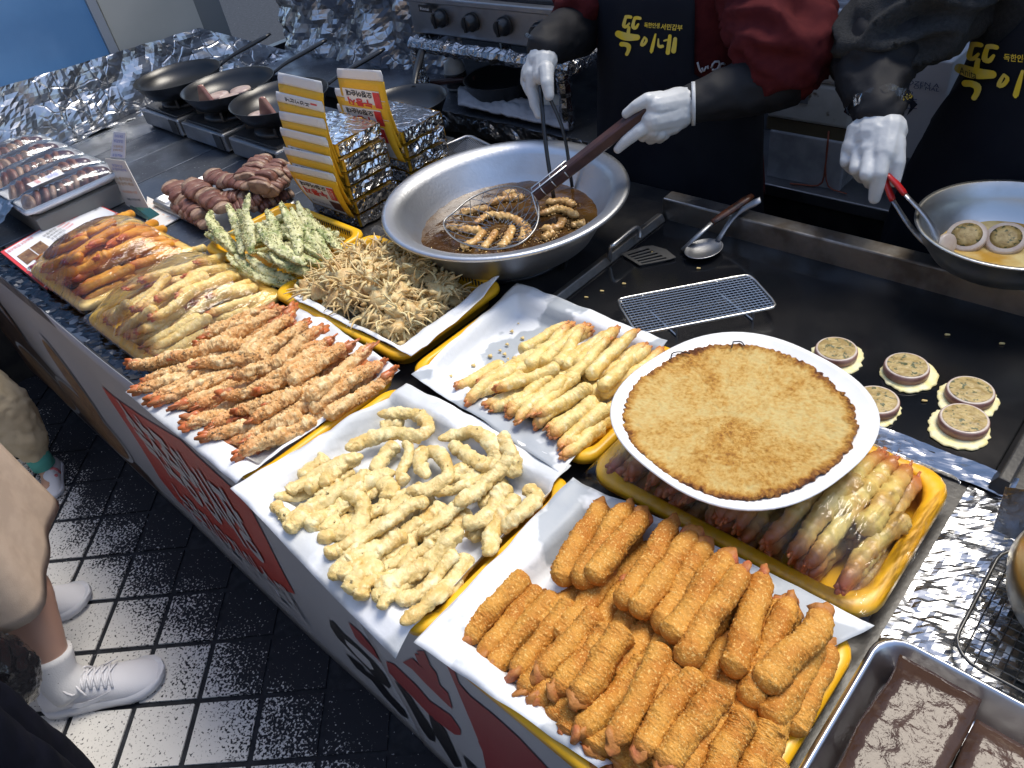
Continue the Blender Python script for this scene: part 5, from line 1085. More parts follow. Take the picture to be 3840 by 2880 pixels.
# ================================================================== back of the stall
rg = thing('gas_range', 'stainless gas range with four black knobs on the foil wrapped rack', 'gas range', (-1.56, 1.65, .88))
ry = 1.50; g0, g1 = aty('R2', 945, 225, ry), aty('R2', 1925, 30, ry); gx1 = aty('R2', 1925, 230, ry).x; gz0, gz1 = .885, .985
MB().box2((g0.x, ry, gz0), (gx1, 1.86, gz1)).build('body', M_steel, rg, bevel=.004)
MB().box2((g0.x + .01, ry + .02, gz1 + .001), (gx1 - .01, 1.85, gz1 + .012)).build('cooktop', M_black, rg, bevel=.003)
MB().box2((g0.x - .004, ry - .014, gz1 - .012), (gx1 + .004, ry + .012, gz1 + .004)).build('front_lip', M_steel, rg, bevel=.003)
for x, y in ((1105, 120), (1300, 145), (1508, 170), (1737, 205)):
    p = aty('R2', x, y, ry - .012); mb = MB(); M_ = Matrix.Translation(p) @ Matrix.Rotation(R(90), 4, 'X')
    k = MB().lathe([(.024, -.012), (.024, .002), (.020, .006), (.018, .020), (.012, .022)], (0, 0, 0), 24, M_); o = k.build('knob', M_blackm, rg, smooth=True)
    MB().box(p + V((0, -.020, 0)), (.008, .010, .038)).build('knob_grip', M_blackm, o)
p = aty('R2', 1010, 55, ry - .016); MB().box(p, (.052, .002, .018)).build('maker_plate', M_black, rg)
text_on('Rinnai', .02, lambda x, y: (p.x + x, p.y - .002, p.z + y), M_cardw, 'lettering', rg, .036, .008)
for k in range(3):
    cx = g0.x + .10 + k * .20; MB().lathe([(.05, gz1 + .013), (.052, gz1 + .02), (.03, gz1 + .026), (.001, gz1 + .026)], (cx, 1.68, 0), 24).build('burner', M_black, rg, smooth=True)
rck = thing('range_rack', 'foil wrapped rack standing on the back bench under the range', 'rack', (-1.56, 1.65, .70))
M_foil_d = foilmat('foil_wrap_dull', (.42, .43, .45), .25, 70, 1., .004)
def fbar(a, b, w_, name):
    a, b = V(a), V(b); n = max(6, int((b - a).length / .012)); rr = [w_ * (1 + .22 * noise.noise(V((i * .9, a.x * 7, a.y)))) for i in range(n + 1)]
    MB().tube([a.lerp(b, i / n) for i in range(n + 1)], rr, 8, jit=lambda q, p, t: p + (q - p) * (1 + .25 * noise.noise(q * 90))).build(name, M_foil_d, rck)
X0, X1 = -1.865, -1.262
fbar((X0, 1.47, .862), (X1, 1.47, .862), .020, 'cross_bar'); fbar((X0, 1.84, .862), (X1, 1.84, .862), .018, 'cross_bar'); fbar((X0, 1.47, .862), (X0, 1.84, .862), .018, 'cross_bar'); fbar((X1, 1.47, .862), (X1, 1.84, .862), .018, 'cross_bar')
for x, y in ((X0 + .01, 1.47), (X1 - .03, 1.47), (X0 + .01, 1.84), (X1, 1.66)): fbar((x, y, .702), (x, y, .85), .019, 'leg')
# things on the bench
pn = thing('dark_stock_pot', 'low black pot with long handle under the gas range', 'pot', (-1.46, 1.68, .70))
pq = at('R2', 1520, 560, .73)
MB().lathe([(.07, .703), (.10, .72), (.115, .765), (.118, .768), (.110, .766), (.09, .725), (.001, .722)], (pq.x, pq.y, 0), 40).build('body', M_blackm, pn, smooth=True)
MB().tube([V((pq.x - .10, pq.y - .02, .752)), V((pq.x - .16, pq.y - .05, .748)), V((pq.x - .23, pq.y - .085, .745))], [.008, .009, .010], 8).build('handle', M_wood, pn, smooth=True)
bq = at('R2', 1220, 560, .703); bt = thing('squeeze_bottle', 'white squeeze bottle standing behind the rack leg', 'bottle', bq)
MB().lathe([(.030, 0), (.033, .004), (.033, .06), (.028, .078), (.014, .088), (.013, .10)], bq, 28).build('body', mat('grey_bottle', (.40, .42, .42), .4), bt, smooth=True)
MB().lathe([(.0335, .008), (.0342, .012), (.0342, .045), (.0335, .05)], bq, 28).build('label', M_black, bt, smooth=True); MB().lathe([(.015, .10), (.015, .115), (.006, .12), (.004, .145)], bq, 20).build('cap', M_foam, bt, smooth=True)
M_cloth = mat('grey_white_cloth', (.40, .39, .40), .8, col2=(.30, .29, .30), ns=14, bump=.4, bs=90)
cl = [at('R2', *q_) for q_ in ((1225, 690, .712), (1930, 850, .705), (1930, 720, .712), (1240, 570, .71))]
tag(MB().grid(lambda u, v: (cl[0] * (1 - u) + cl[1] * u) * (1 - v) + (cl[3] * (1 - u) + cl[2] * u) * v + V((0, 0, .010 + .014 * math.sin(v * math.pi) * (.7 + noise.noise(V((u * 5, v * 3, 0)))) + .006 * noise.noise(V((u * 20, v * 9, 2))))), 50, 16).build('folded_cloth', M_cloth, None, smooth=True, thick=.006), 'greyish white cloth folded along the bench under the range', 'cloth')
rl = at('R2', 1700, 640, .725); ro = thing('paper_roll', 'cream paper roll lying under the gas range', 'roll', rl); rl2 = at('R2', 1910, 670, .725)
MB().tube([rl, rl2], .024, 20).build('sheet_roll', M_cream, ro, smooth=True); MB().tube([rl2 - (rl2 - rl) * .01, rl2 + (rl2 - rl) * .02], [.013, .013], 16).build('core', mat('card_core', (.28, .12, .05), .6), ro, smooth=True)
st_ = thing('steel_strainer', 'shallow steel strainer basket behind the frying basin', 'strainer', at('R2', 1300, 930, .73)); sc4 = [at('R2', *q_) for q_ in ((1060, 960, .735), (1200, 1080, .735), (1480, 960, .735), (1290, 865, .735))]
def sb(u, v): return (sc4[0] * (1 - u) + sc4[1] * u) * (1 - v) + (sc4[3] * (1 - u) + sc4[2] * u) * v
MB().tube([sb(*q_) for q_ in ((.1, 0), (.9, 0), (1, .1), (1, .9), (.9, 1), (.1, 1), (0, .9), (0, .1))], .005, 8, closed=True).build('rim', M_steel, st_, smooth=True)
mb = MB()
for i in range(1, 22): mb.tube([sb(i / 22, 0), sb(i / 22, .5) - V((0, 0, .02)), sb(i / 22, 1)], .0009, 4); mb.tube([sb(0, i / 22), sb(.5, i / 22) - V((0, 0, .02)), sb(1, i / 22)], .0009, 4)
tag(mb.build('wire_mesh', M_wired, st_), kind='stuff')

# boxes on the shelf behind the vendors
SY = 1.70
def fbox(r, x0, y0, x1, y1, Y, dep, name, m, par=None, bevel=.004):
    xm, ym = (x0 + x1) / 2, (y0 + y1) / 2
    a, b = aty(r, x0, ym, Y).x, aty(r, x1, ym, Y).x; z0, z1 = aty(r, xm, y1, Y).z, aty(r, xm, y0, Y).z
    return MB().box2((a, Y, z0), (b, Y + dep, z1)).build(name, m, par, bevel=bevel), (a, b, z0, z1)
M_dfoam = mat('dirty_foam', (.60, .61, .58), .7, col2=(.48, .49, .46), ns=12, bump=.3, bs=160, col3=(.16, .13, .08), ns3=26, lo3=.64, hi3=.70)
M_clear = mat('grey_plastic', (.32, .33, .35), .15, col2=(.44, .45, .47), ns=20, coat=.6, bump=.3, bs=60, bd=.006)
M_shelfw = mat('white_enamel', (.68, .70, .74), .4, col2=(.60, .62, .66), ns=8)
t = thing('plastic_crate_wrapped', 'film wrapped grey plastic crate tied with orange string', 'crate', (-.72, 1.8, sz))
o, e = fbox('H3', 60, 1130, 700, 1530, SY, .22, 'body', M_clear, t); 
tw = MB()
xs_ = aty('H3', 545, 1350, SY - .004); zt, zb_ = aty('H3', 570, 1090, SY - .004), aty('H3', 500, 1530, SY - .004)
tw.tube(spline([zt, xs_, zb_, zb_ + V((-.05, -.01, -.006)), zb_ + V((-.07, -.015, -.006))], 14), .0022, 6); tw.tube(spline([zt, xs_, zb_ + V((.02, 0, 0)), zb_ + V((.07, -.01, -.004))], 10), .0018, 6)
tw.build('string', mat('orange_string', (.30, .09, .05), .8), t, smooth=True)
t = thing('foam_box', 'dirty white foam box stacked above the wrapped crate', 'foam box', (-.72, 1.8, e[3]))
o, e2 = fbox('H3', 60, 690, 770, 1030, SY, .23, 'body', M_dfoam, t, bevel=.008); MB().box2((e2[0], SY + .005, e[3] - .0), (e2[1], SY + .22, e2[2] - .001)).build('base_rail', mat('olive_rail', (.12, .10, .06), .6), t)
a_ = aty('H3', 270, 810, SY - .002); MB().box((a_.x, SY - .0015, a_.z), (.075, .002, .020)).build('grey_label', mat('grey_label', (.16, .17, .19), .5), t)
t = thing('drawer_unit', 'clear drawer unit with bag inside stacked on the foam box', 'drawer', (-.72, 1.8, e2[3]))
fbox('H3', 300, 600, 690, 690, SY, .2, 'drawer', M_shelfw, t); fbox('H3', 320, 500, 690, 598, SY + .01, .2, 'clear_drawer', M_clear, t)
a_ = aty('H3', 500, 635, SY - .002); MB().box((a_.x, SY - .0015, a_.z), (.065, .002, .016)).build('paper_tag', M_cream, t)
t = thing('white_cabinet', 'white framed cabinet with dark opening between the two vendors', 'cabinet', (-.72, 1.8, .9))
_, c_ = fbox('H3', 300, 90, 770, 480, SY + .19, .02, 'back_panel', mat('dark_inside', (.10, .09, .09), .7), t)
for q_ in ((300, 75, 800, 125), (300, 412, 690, 490), (700, 126, 752, 411)): fbox('H3', *q_, SY, .20, 'frame_bar', M_shelfw, t)
t = thing('tray_on_cabinet', 'glass tray resting on top of the white cabinet', 'tray', (-.72, 1.8, .95)); fbox('H3', 320, 12, 770, 70, SY + .01, .18, 'tray', M_clear, t)
t = thing('printed_carton', 'white frozen food carton with blue print behind the grey fleece vendor', 'carton', (-.4, 1.78, .7))
o, e3 = fbox('H3', 1080, 480, 1520, 1330, SY + .02, .2, 'carton', mat('white_board', (.55, .56, .58), .6), t)
M_bprint = mat('blue_carton_print', (.03, .05, .14), .6)
def car(px, py, s_, w_, h_):
    q_ = aty('H3', px, py, SY + .018); text_on(s_, .03, lambda x, y: (q_.x + x, q_.y - .001, q_.z + y), M_bprint, 'lettering', t, w_, h_)
car(1230, 680, 'KEEP FROZEN A', .125, .0085); car(1230, 714, 'PRODUCT OF MAL', .125, .0070); car(1170, 762, '0g x 10', .05, .008); car(1200, 838, '26  35', .05, .007)
for a, b in (((1120, 820), (1300, 825)), ((1120, 855), (1300, 860)), ((1120, 895), (1300, 900))):
    MB().tube([aty('H3', *a, SY + .018), aty('H3', *b, SY + .018)], .0009, 4).build('table_line', M_bprint, t)

# ---- mixing bowl with egg wash
BC = V((-.200, 1.218, 0)); bo = thing('mixing_bowl', 'steel mixing bowl of egg wash on the griddle rim', 'bowl', (BC.x, BC.y, .762))
M_bowl = mat('bowl_steel', (.62, .62, .60), .32, 1., col2=(.50, .49, .44), ns=10, r2=.45, bump=.15, bs=60)
MB().lathe([(.05, .7625), (.075, .766), (.105, .785), (.123, .812), (.130, .834), (.136, .837), (.136, .840), (.129, .839), (.120, .813), (.102, .788), (.074, .770), (.001, .767)], (BC.x, BC.y, 0), 80).build('shell', M_bowl, bo, smooth=True)
mb = MB(); vs = []
for i in range(13):
    for k in range(48):
        r_ = .0985 * i / 12; th = 2 * math.pi * k / 48; q_ = V((r_ * math.cos(th), r_ * math.sin(th), 0)); vs.append(V((BC.x, BC.y, .785)) + q_ + V((0, 0, .0012 * noise.noise(q_ * 40))))
tag(mb.add(vs, [(i * 48 + k, i * 48 + (k + 1) % 48, (i + 1) * 48 + (k + 1) % 48, (i + 1) * 48 + k) for i in range(12) for k in range(48)]).build('egg_wash', mat('beaten_egg', (.76, .60, .26), .18, col2=(.55, .30, .05), ns=20), None, smooth=True), 'beaten egg in the steel mixing bowl', 'egg')
for x, y, lb, tl in ((1180, 1350, 'squid sausage slice in the egg wash near the tongs', -.5), (1400, 1365, 'squid sausage slice in the egg wash at the right', -.45)):
    q_ = at('R4', x, y, .792); t = thing('soaking_slice', lb, 'sausage slice', q_, 'slices in the egg wash'); M_ = Matrix.Translation(q_ + V((0, 0, .004))) @ Matrix.Rotation(-tl, 4, 'X')
    MB().lathe([(.026, -.006), (.029, -.004), (.029, .004), (.027, .006)], (0, 0, 0), 32, M_).build('squid_ring', M_ringtop, t, smooth=True); MB().lathe([(.0245, .0055), (.012, .008), (.001, .008)], (0, 0, 0), 28, M_).build('filling', M_fillg, t, smooth=True)
rt = thing('red_handled_tongs', 'steel tongs with red grips dipping into the mixing bowl', 'tongs', at('R4', 1010, 1400, .80))
r0, r1, r2_ = aty('R4', 725, 985, 1.175), aty('R4', 800, 1115, 1.172), at('R4', 1010, 1385, .800)
M_grip = mat('red_plastic', (.45, .015, .015), .3)
for s_, bow in ((-1, -.010), (1, .010)):
    sdv = V((.75, .2, .6)).normalized() * .007 * s_
    MB().tube(spline([r0 + sdv * .3, r0.lerp(r1, .5) + sdv, r1 + sdv * 1.4], 8), [.004, .0065, .007, .007, .007, .007, .007, .0065], 8, flat=.5).build('grip', M_grip, rt, smooth=True)
    MB().tube(spline([r1 + sdv * 1.4, r1.lerp(r2_, .55) + sdv * 1.9, r2_ + sdv * .8], 10), [.0055, .0055, .0058, .006, .006, .0065, .008, .010, .010, .006], 8, flat=.4).build('arm', M_steel, rt, smooth=True)
q_ = r2_ + V((.012, .010, -.002)); t = thing('held_slice', 'pale squid slice gripped by the red handled tongs', 'sausage slice', q_)
MB().lathe([(.016, -.004), (.018, -.003), (.018, .003), (.016, .004)], (0, 0, 0), 28, Matrix.Translation(q_) @ Matrix.Rotation(1.2, 4, 'Y') @ Matrix.Rotation(.4, 4, 'X')).build('squid_ring', M_ringtop, t, smooth=True)

# ================================================================== people
M_skin = mat('skin', (.52, .30, .20), .5, sss=.1); M_hair = mat('black_hair', (.012, .010, .009), .5, bump=.5, bs=120)
def figure(t, c, hs, sh, hip, feet, arms, headp, lean=0.):
    """one continuous body: legs, trunk, arms, neck and head"""
    mb = MB(); c = V(c)
    for f in feet:
        fx = V(f); chain(mb, [V((c.x + (fx.x - c.x) * .9, c.y, hip)), fx + V((0, 0, hip * .52)), fx + V((0, .01, .07))], [.080, .055, .038]); capsule(mb, fx + V((0, .02, .035)), .035, fx + V((0, -.13, .03)), .03)
    mb.tube([V((c.x, c.y, hip - .06)), V((c.x, c.y, hip + .05)), V((c.x, c.y, (hip + sh) / 2)), V((c.x, c.y - lean, sh - .10)), V((c.x, c.y - lean, sh - .02)), V((c.x, c.y - lean, sh + .03))], [.13, .155, .145, .165, .13, .06], 20, flat=.62, up=(0, 1, 0))
    for a in arms: chain(mb, a, [.050, .040, .027, .012][:len(a)])
    h_ = V(headp); capsule(mb, V((c.x, c.y - lean, sh - .02)), .05, h_ + V((0, .01, -.09)), .046)
    mb.tube([h_ + V((0, 0, z)) for z in (-.115, -.10, -.06, 0, .05, .09, .112)], [.03, .055, .068, .078, .076, .055, .02], 18, flat=1.18, up=(0, 1, 0))
    capsule(mb, h_ + V((0, -.085, .012)), .008, h_ + V((0, -.102, -.020)), .013); capsule(mb, h_ + V((-.02, -.086, -.052)), .007, h_ + V((.02, -.086, -.052)), .007)
    for s_ in (-1, 1): capsule(mb, h_ + V((s_ * .078, .01, .015)), .012, h_ + V((s_ * .078, .008, -.025)), .010); capsule(mb, h_ + V((s_ * .03, -.080, .016)), .012, h_ + V((s_ * .032, -.080, .016)), .012)
    remesh('body', mb, M_skin, t, .012, 3)
    mb = MB(); mb.tube([h_ + V((0, .012, z)) for z in (-.06, 0, .05, .10, .125)], [.070, .084, .084, .060, .015], 18, flat=1.18, up=(0, 1, 0)); 
    for v_i, v_ in enumerate(mb.v):
        if v_[1] < h_.y - .055 and v_[2] < h_.z + .07: mb.v[v_i] = (v_[0], h_.y - .05, v_[2])
    mb.build('hair', M_hair, t, smooth=True)
    mb = MB()
    for s_ in (-1, 1): capsule(mb, h_ + V((s_ * .031, -.0915, .016)), .007, h_ + V((s_ * .033, -.0915, .016)), .007, 8)
    mb.build('eyes', mat('eye', (.05, .03, .02), .2), t, smooth=True)
def sleeve(name, pts, rad, m, t, amp=.006, f=18, vox=.009):
    mb = MB(); chain(mb, pts, rad, 16); return remesh(name, mb, m, t, vox, 4, lambda p: amp * (1.1 - 4.5 * abs(noise.noise(V((p.x * f, p.y * f, p.z * f * 1.7)))) + fbm(p, f * 2, 2) * .4))
def torso(name, c, zs, a_, b_, m, t, th0=-180, th1=180, off=0., n=48, lim=None, fold=.0):
    mb = MB(); c = V(c)
    def fn(u, v):
        z = zs[0] + (zs[-1] - zs[0]) * v; a, b = a_(z) + off, b_(z) + off
        t0, t1 = lim(z) if lim else (th0, th1); th = R(t0 + (t1 - t0) * u); w_ = fold * fbm(V((th * 2.2, z * 3.5, c.x)), 1.6, 3) * (1.2 - v)
        return (c.x + (a + w_) * math.sin(th), c.y - (b + w_) * math.cos(th), z)
    return mb.grid(fn, n, 40).build(name, m, t, smooth=True, thick=.002 if lim else .003)
M_apron = mat('black_apron_cloth', (.0065, .008, .014), .85, col2=(.010, .012, .018), ns=9, spec=.2, bump=.3, bs=900, bd=.0006)
M_maroon = mat('maroon_knit', (.085, .013, .014), .9, spec=.15, col2=(.065, .009, .011), ns=40, bump=.7, bs=700, bd=.001); M_sleeve = mat('black_arm_cover', (.012, .012, .014), .7, spec=.3, bump=.3, bs=500, bd=.0006); M_fleece = mat('charcoal_fleece', (.016, .017, .018), .95, col2=(.026, .027, .028), ns=160, bump=1., bs=400, bd=.002)
M_trous = mat('black_trousers', (.008, .009, .013), .85); M_boot = mat('black_boot', (.012, .012, .012), .4); M_logo = mat('yellow_apron_print', (.85, .60, .035), .55, col2=(.76, .58, .12), ns=40)
def glove(name, hand, t, cuff=None, disp=.0005):
    mb = MB()
    for p0, r0_, p1, r1_ in hand: capsule(mb, p0, r0_ * .9, p1, r1_ * .9, 12)
    g = remesh(name, mb, M_glove, t, .0022, 2, lambda p: disp * fbm(p, 70, 2))
    return g

# ---- vendor in maroon
C1 = V((-.948, 1.462, 0)); v1 = thing('person', 'vendor in maroon sweater and black apron holding skimmer and tongs', 'person', (C1.x, C1.y, 0))
wR = aty('R3', 1105, 715, 1.205); eR = V((-.652, 1.335, .960)); sR = V((-.785, 1.45, 1.13)); wL = aty('R2', 1778, 290, 1.205); eL = V((-1.165, 1.385, .985)); sL = V((-1.105, 1.46, 1.13))
hR = aty('R3', 860, 800, 1.135); hL = aty('R2', 1735, 420, 1.17)
figure(v1, C1, None, 1.17, .74, ((-1.03, 1.46, 0), (-.86, 1.46, 0)), ([sR, eR, wR, hR], [sL, eL, wL, hL]), (-.948, 1.42, 1.345), .01)
aa = lambda z: .178 + .028 * max(0, min(1, (.95 - z) / .35)) if z < 1.08 else .178 - (z - 1.08) * .9; bb = lambda z: .128 + .012 * max(0, min(1, (.9 - z) / .3)) if z < 1.08 else .128 - (z - 1.08) * .5
torso('sweater', C1, (.62, 1.19), aa, bb, M_maroon, v1, off=.004, fold=.006)
torso('trousers', C1, (.03, .66), lambda z: .16 + .02 * z, lambda z: .11, M_trous, v1)
ap = torso('apron', C1, (.28, 1.13), aa, bb, M_apron, v1, off=.013, fold=.010, lim=lambda z: (-92, 92) if z < .86 else ((-92 + 30 * max(0, (z - .93) / .2), 92 - 57 * min(1, (z - .86) / .07)) if z < .93 else (-92 + 30 * (z - .93) / .2, 35)))
sleeve('sweater_sleeve', [sR + V((0, .01, .02)), eR + V((.0, .01, .055)), eR + V((-.004, .002, .035))], [.085, .092, .080], M_maroon, v1, .010, 14)
sleeve('sweater_sleeve', [sL + V((0, .01, .02)), sL.lerp(eL, .6) + V((0, 0, .02)), sL.lerp(eL, .8)], [.078, .080, .070], M_maroon, v1, .009, 14)
sleeve('arm_cover', [eR + V((-.01, 0, .02)), eR, eR.lerp(wR, .5), wR], [.062, .060, .050, .036], M_sleeve, v1, .002, 20)
sleeve('arm_cover', [sL.lerp(eL, .7), eL, eL.lerp(wL, .5), wL], [.062, .060, .052, .040], M_sleeve, v1, .002, 20)
for x in (-1.03, -.86): mb = MB(); capsule(mb, (x, 1.46, .045), .05, (x, 1.34, .04), .045); mb.build('boot', M_boot, v1, smooth=True)
def h(r, x, y, Y): return aty(r, x, y, Y)
gR = [(h('R3', 1085, 720, 1.20), .036, h('R3', 1000, 740, 1.18), .035), (h('R3', 1000, 720, 1.18), .034, h('R3', 850, 740, 1.13), .026), (h('R3', 1000, 780, 1.175), .034, h('R3', 830, 830, 1.12), .027), (h('R3', 950, 830, 1.16), .030, h('R3', 830, 890, 1.125), .024),
  (h('R3', 880, 690, 1.145), .018, h('R3', 790, 690, 1.118), .0145), (h('R3', 790, 690, 1.118), .0145, h('R3', 710, 735, 1.105), .0125), (h('R3', 710, 735, 1.105), .0125, h('R3', 645, 785, 1.098), .0105),
  (h('R3', 810, 850, 1.115), .017, h('R3', 730, 905, 1.095), .0135), (h('R3', 730, 905, 1.095), .0135, h('R3', 640, 975, 1.080), .012), (h('R3', 640, 975, 1.080), .012, h('R3', 585, 1030, 1.072), .0095),
  (h('R3', 830, 900, 1.115), .016, h('R3', 760, 940, 1.120), .0125), (h('R3', 760, 940, 1.120), .0125, h('R3', 740, 900, 1.145), .011), (h('R3', 870, 920, 1.125), .016, h('R3', 810, 958, 1.135), .0125), (h('R3', 810, 958, 1.135), .0125, h('R3', 780, 915, 1.16), .011), (h('R3', 900, 920, 1.14), .015, h('R3', 870, 955, 1.15), .0115), (h('R3', 870, 955, 1.15), .0115, h('R3', 830, 910, 1.17), .010)]
glove('glove', gR, v1)
gL = [(h('R2', 1778, 305, 1.205), .036, h('R2', 1755, 380, 1.185), .034), (h('R2', 1740, 380, 1.185), .030, h('R2', 1690, 480, 1.16), .022), (h('R2', 1775, 390, 1.18), .030, h('R2', 1760, 480, 1.155), .022),
  (h('R2', 1700, 470, 1.155), .0175, h('R2', 1690, 560, 1.145), .0145), (h('R2', 1690, 560, 1.145), .0145, h('R2', 1710, 660, 1.135), .0125), (h('R2', 1710, 660, 1.135), .0125, h('R2', 1735, 735, 1.128), .009),
  (h('R2', 1785, 440, 1.15), .018, h('R2', 1790, 530, 1.128), .0145), (h('R2', 1790, 530, 1.128), .0145, h('R2', 1803, 610, 1.120), .0115),
  (h('R2', 1665, 460, 1.17), .016, h('R2', 1650, 520, 1.165), .0125), (h('R2', 1650, 520, 1.165), .0125, h('R2', 1680, 590, 1.150), .011), (h('R2', 1670, 440, 1.185), .015, h('R2', 1655, 500, 1.19), .012), (h('R2', 1655, 500, 1.19), .012, h('R2', 1690, 560, 1.175), .0105), (h('R2', 1690, 420, 1.20), .014, h('R2', 1685, 480, 1.205), .011), (h('R2', 1685, 480, 1.205), .011, h('R2', 1715, 540, 1.19), .0095)]
glove('glove', gL, v1)
MB().tube([h('R2', 1772, 270, 1.212), h('R2', 1762, 292, 1.208)], [.042, .043], 24, caps=False, jit=lambda q, p, t: p + (q - p) * (1 + .12 * noise.noise(q * 120))).build('plastic_cuff', M_film, v1, smooth=True)
MB().tube([wR + V((.004, 0, .0)), wR + (hR - wR).normalized() * .004], [.0385, .0385], 24).build('glove_cuff', M_glove, v1, smooth=True)

# print on the apron
def ysurf(c, x, z, off, az, bz): a, b = az(z) + off, bz(z) + off; k = max(-.98, min(.98, (x - c.x) / a)); return c.y - b * math.sqrt(1 - k * k)
def onapron(c, r, x, y, off, az, bz):
    Y = c.y - .14; p = None
    for _ in range(8): p = aty(r, x, y, Y); Y = ysurf(c, p.x, p.z, off, az, bz)
    return p
def stroke(mb, pts, wid, mapf, n=14, seg=8):
    """brush stroke as a flat ribbon with round ends; coordinates are print coordinates"""
    P_ = [V((x, y, 0)) for x, y in pts]; q = spline(P_, n) if len(P_) > 1 else P_; L_ = []; Rr = []
    for i, p in enumerate(q):
        t = (q[min(i + 1, n - 1)] - q[max(i - 1, 0)]).normalized(); u = i / (n - 1) * (len(wid) - 1); k = min(int(u), len(wid) - 2); w_ = wid[k] + (wid[k + 1] - wid[k]) * (u - k); nn = V((-t.y, t.x, 0)); L_.append(p + nn * w_); Rr.append(p - nn * w_)
    def cap(p, d, w_): return [p + V((d.x * math.cos(a) - d.y * math.sin(a), d.x * math.sin(a) + d.y * math.cos(a), 0)) * w_ for a in [math.pi / 2 - math.pi * k / seg for k in range(1, seg)]]
    d1 = (q[-1] - q[-2]).normalized(); d0 = (q[0] - q[1]).normalized()
    vs = L_ + Rr; fs = [(i, i + 1, n + i + 1, n + i) for i in range(n - 1)]
    c1 = cap(q[-1], d1, wid[-1]); c0 = cap(q[0], d0, wid[0]); b = len(vs); vs = vs + c1; fs.append(tuple([n - 1] + list(range(b, b + len(c1))) + [2 * n - 1])); b = len(vs); vs = vs + c0; fs.append(tuple([n] + list(range(b, b + len(c0))) + [0]))
    mb.add([mapf(p.x, p.y) for p in vs], fs)
LOGO = [([(350,320),(420,315),(480,325)],[50,48,45]),([(345,330),(310,440),(290,570),(360,590),(440,500)],[40,44,50,42,26]),([(600,350),(670,345),(735,360)],[48,48,45]),([(590,360),(555,480),(545,600),(620,620),(690,520)],[40,44,52,46,28]),
  ([(435,615),(420,690),(410,790)],[40,44,50]),([(140,790),(280,850),(450,880),(660,885)],[95,110,105,80]),([(230,1075),(330,1080),(420,1130),(420,1240),(370,1350)],[66,62,70,50,48]),
  ([(860,880),(920,960),(850,1080),(775,1100),(800,1000),(860,880)],[24,36,38,38,34,24]),([(1165,800),(1110,1030),(1055,1260),(1050,1300)],[25,44,50,28]),([(1245,930),(1245,1100),(1300,1140),(1360,1130)],[18,36,46,44]),([(1400,980),(1470,960),(1550,950)],[22,28,30]),([(1565,850),(1540,1050),(1505,1310)],[48,54,60]),([(1710,930),(1690,1100),(1665,1260)],[52,62,70])]
def logo(t, mapf, extra=True):
    for pts, wid in LOGO:
        mb = MB(); stroke(mb, pts, wid, mapf); mb.build('brush_stroke', M_logo, t)
    text_on('독한인생', 100, lambda x, y: mapf(1070 + x, 555 - y + x * .04), M_logo, 'lettering', t, 430, 150, bold=1.5, shear=.1)
    text_on('서민갑부', 100, lambda x, y: mapf(1610 + x, 605 - y + x * .06), M_logo, 'lettering', t, 600, 170, bold=1.5, shear=.15)
logo(ap, lambda x, y: onapron(C1, 'TX', x, y, .0185, aa, bb))
M_emb = mat('white_embroidery', (.50, .50, .52), .7); mb = MB()
for pts in ([(1135,430),(1150,480),(1165,500)], [(1165,470),(1180,490),(1195,460)], [(1205,455),(1208,475)], [(1230,470),(1250,430),(1290,430),(1270,480),(1235,480)], [(1325,445),(1300,440),(1285,470),(1275,540),(1265,545)]): mb.tube(spline([onapron(C1, 'R3', x, y, .012, aa, bb) for x, y in pts], 8), .0022, 5)
mb.build('embroidery', M_emb, v1, smooth=True)
mb = MB()
for pts in ([(490,60),(505,30),(515,55),(530,35),(545,70),(525,95),(520,110)],): mb.tube(spline([onapron(C1, 'R3', x, y, .012, aa, bb) for x, y in pts], 14), .0022, 5)
mb.build('embroidery', M_emb, v1, smooth=True)

# ---- vendor in charcoal fleece
C2 = V((-.190, 1.555, 0)); v2 = thing('person', 'vendor in charcoal fleece and black apron dipping slices with red tongs', 'person', (C2.x, C2.y, 0))
w2 = aty('R4', 690, 640, 1.255); e2_ = V((-.500, 1.365, 1.00)); s2 = V((-.38, 1.52, 1.14)); h2_ = aty('R4', 640, 800, 1.205); oth = [V((.0, 1.52, 1.14)), V((.08, 1.38, .98)), V((.02, 1.24, .93)), V((-.02, 1.20, .92))]
figure(v2, C2, None, 1.18, .74, ((-.27, 1.555, 0), (-.10, 1.555, 0)), ([s2, e2_, w2, h2_], oth), (C2.x, 1.50, 1.36), .01)
a2 = lambda z: .208 + .078 * max(0, min(1, (.95 - z) / .35)) if z < 1.09 else .208 - (z - 1.09) * .9; b2 = lambda z: .140 + .03 * max(0, min(1, (.95 - z) / .3)) if z < 1.09 else .14 - (z - 1.09) * .5
torso('fleece', C2, (.62, 1.20), a2, b2, M_fleece, v2, off=.004, fold=.006); torso('trousers', C2, (.03, .66), lambda z: .17 + .02 * z, lambda z: .11, M_trous, v2)
ap2 = torso('apron', C2, (.28, 1.13), a2, b2, M_apron, v2, off=.013, fold=.012, lim=lambda z: (-95 if z < .80 else -95 + 65 * min(1, (z - .80) / .26), 92 if z < .88 else 92 - 57 * min(1, (z - .88) / .07)))
sleeve('fleece_sleeve', [s2 + V((0, .01, .02)), s2.lerp(e2_, .6) + V((0, 0, .015)), e2_ + V((.01, .008, .03))], [.085, .088, .075], M_fleece, v2, .014, 13); sleeve('fleece_sleeve', [oth[0], oth[0].lerp(oth[1], .6), oth[1]], [.085, .088, .075], M_fleece, v2, .012, 13)
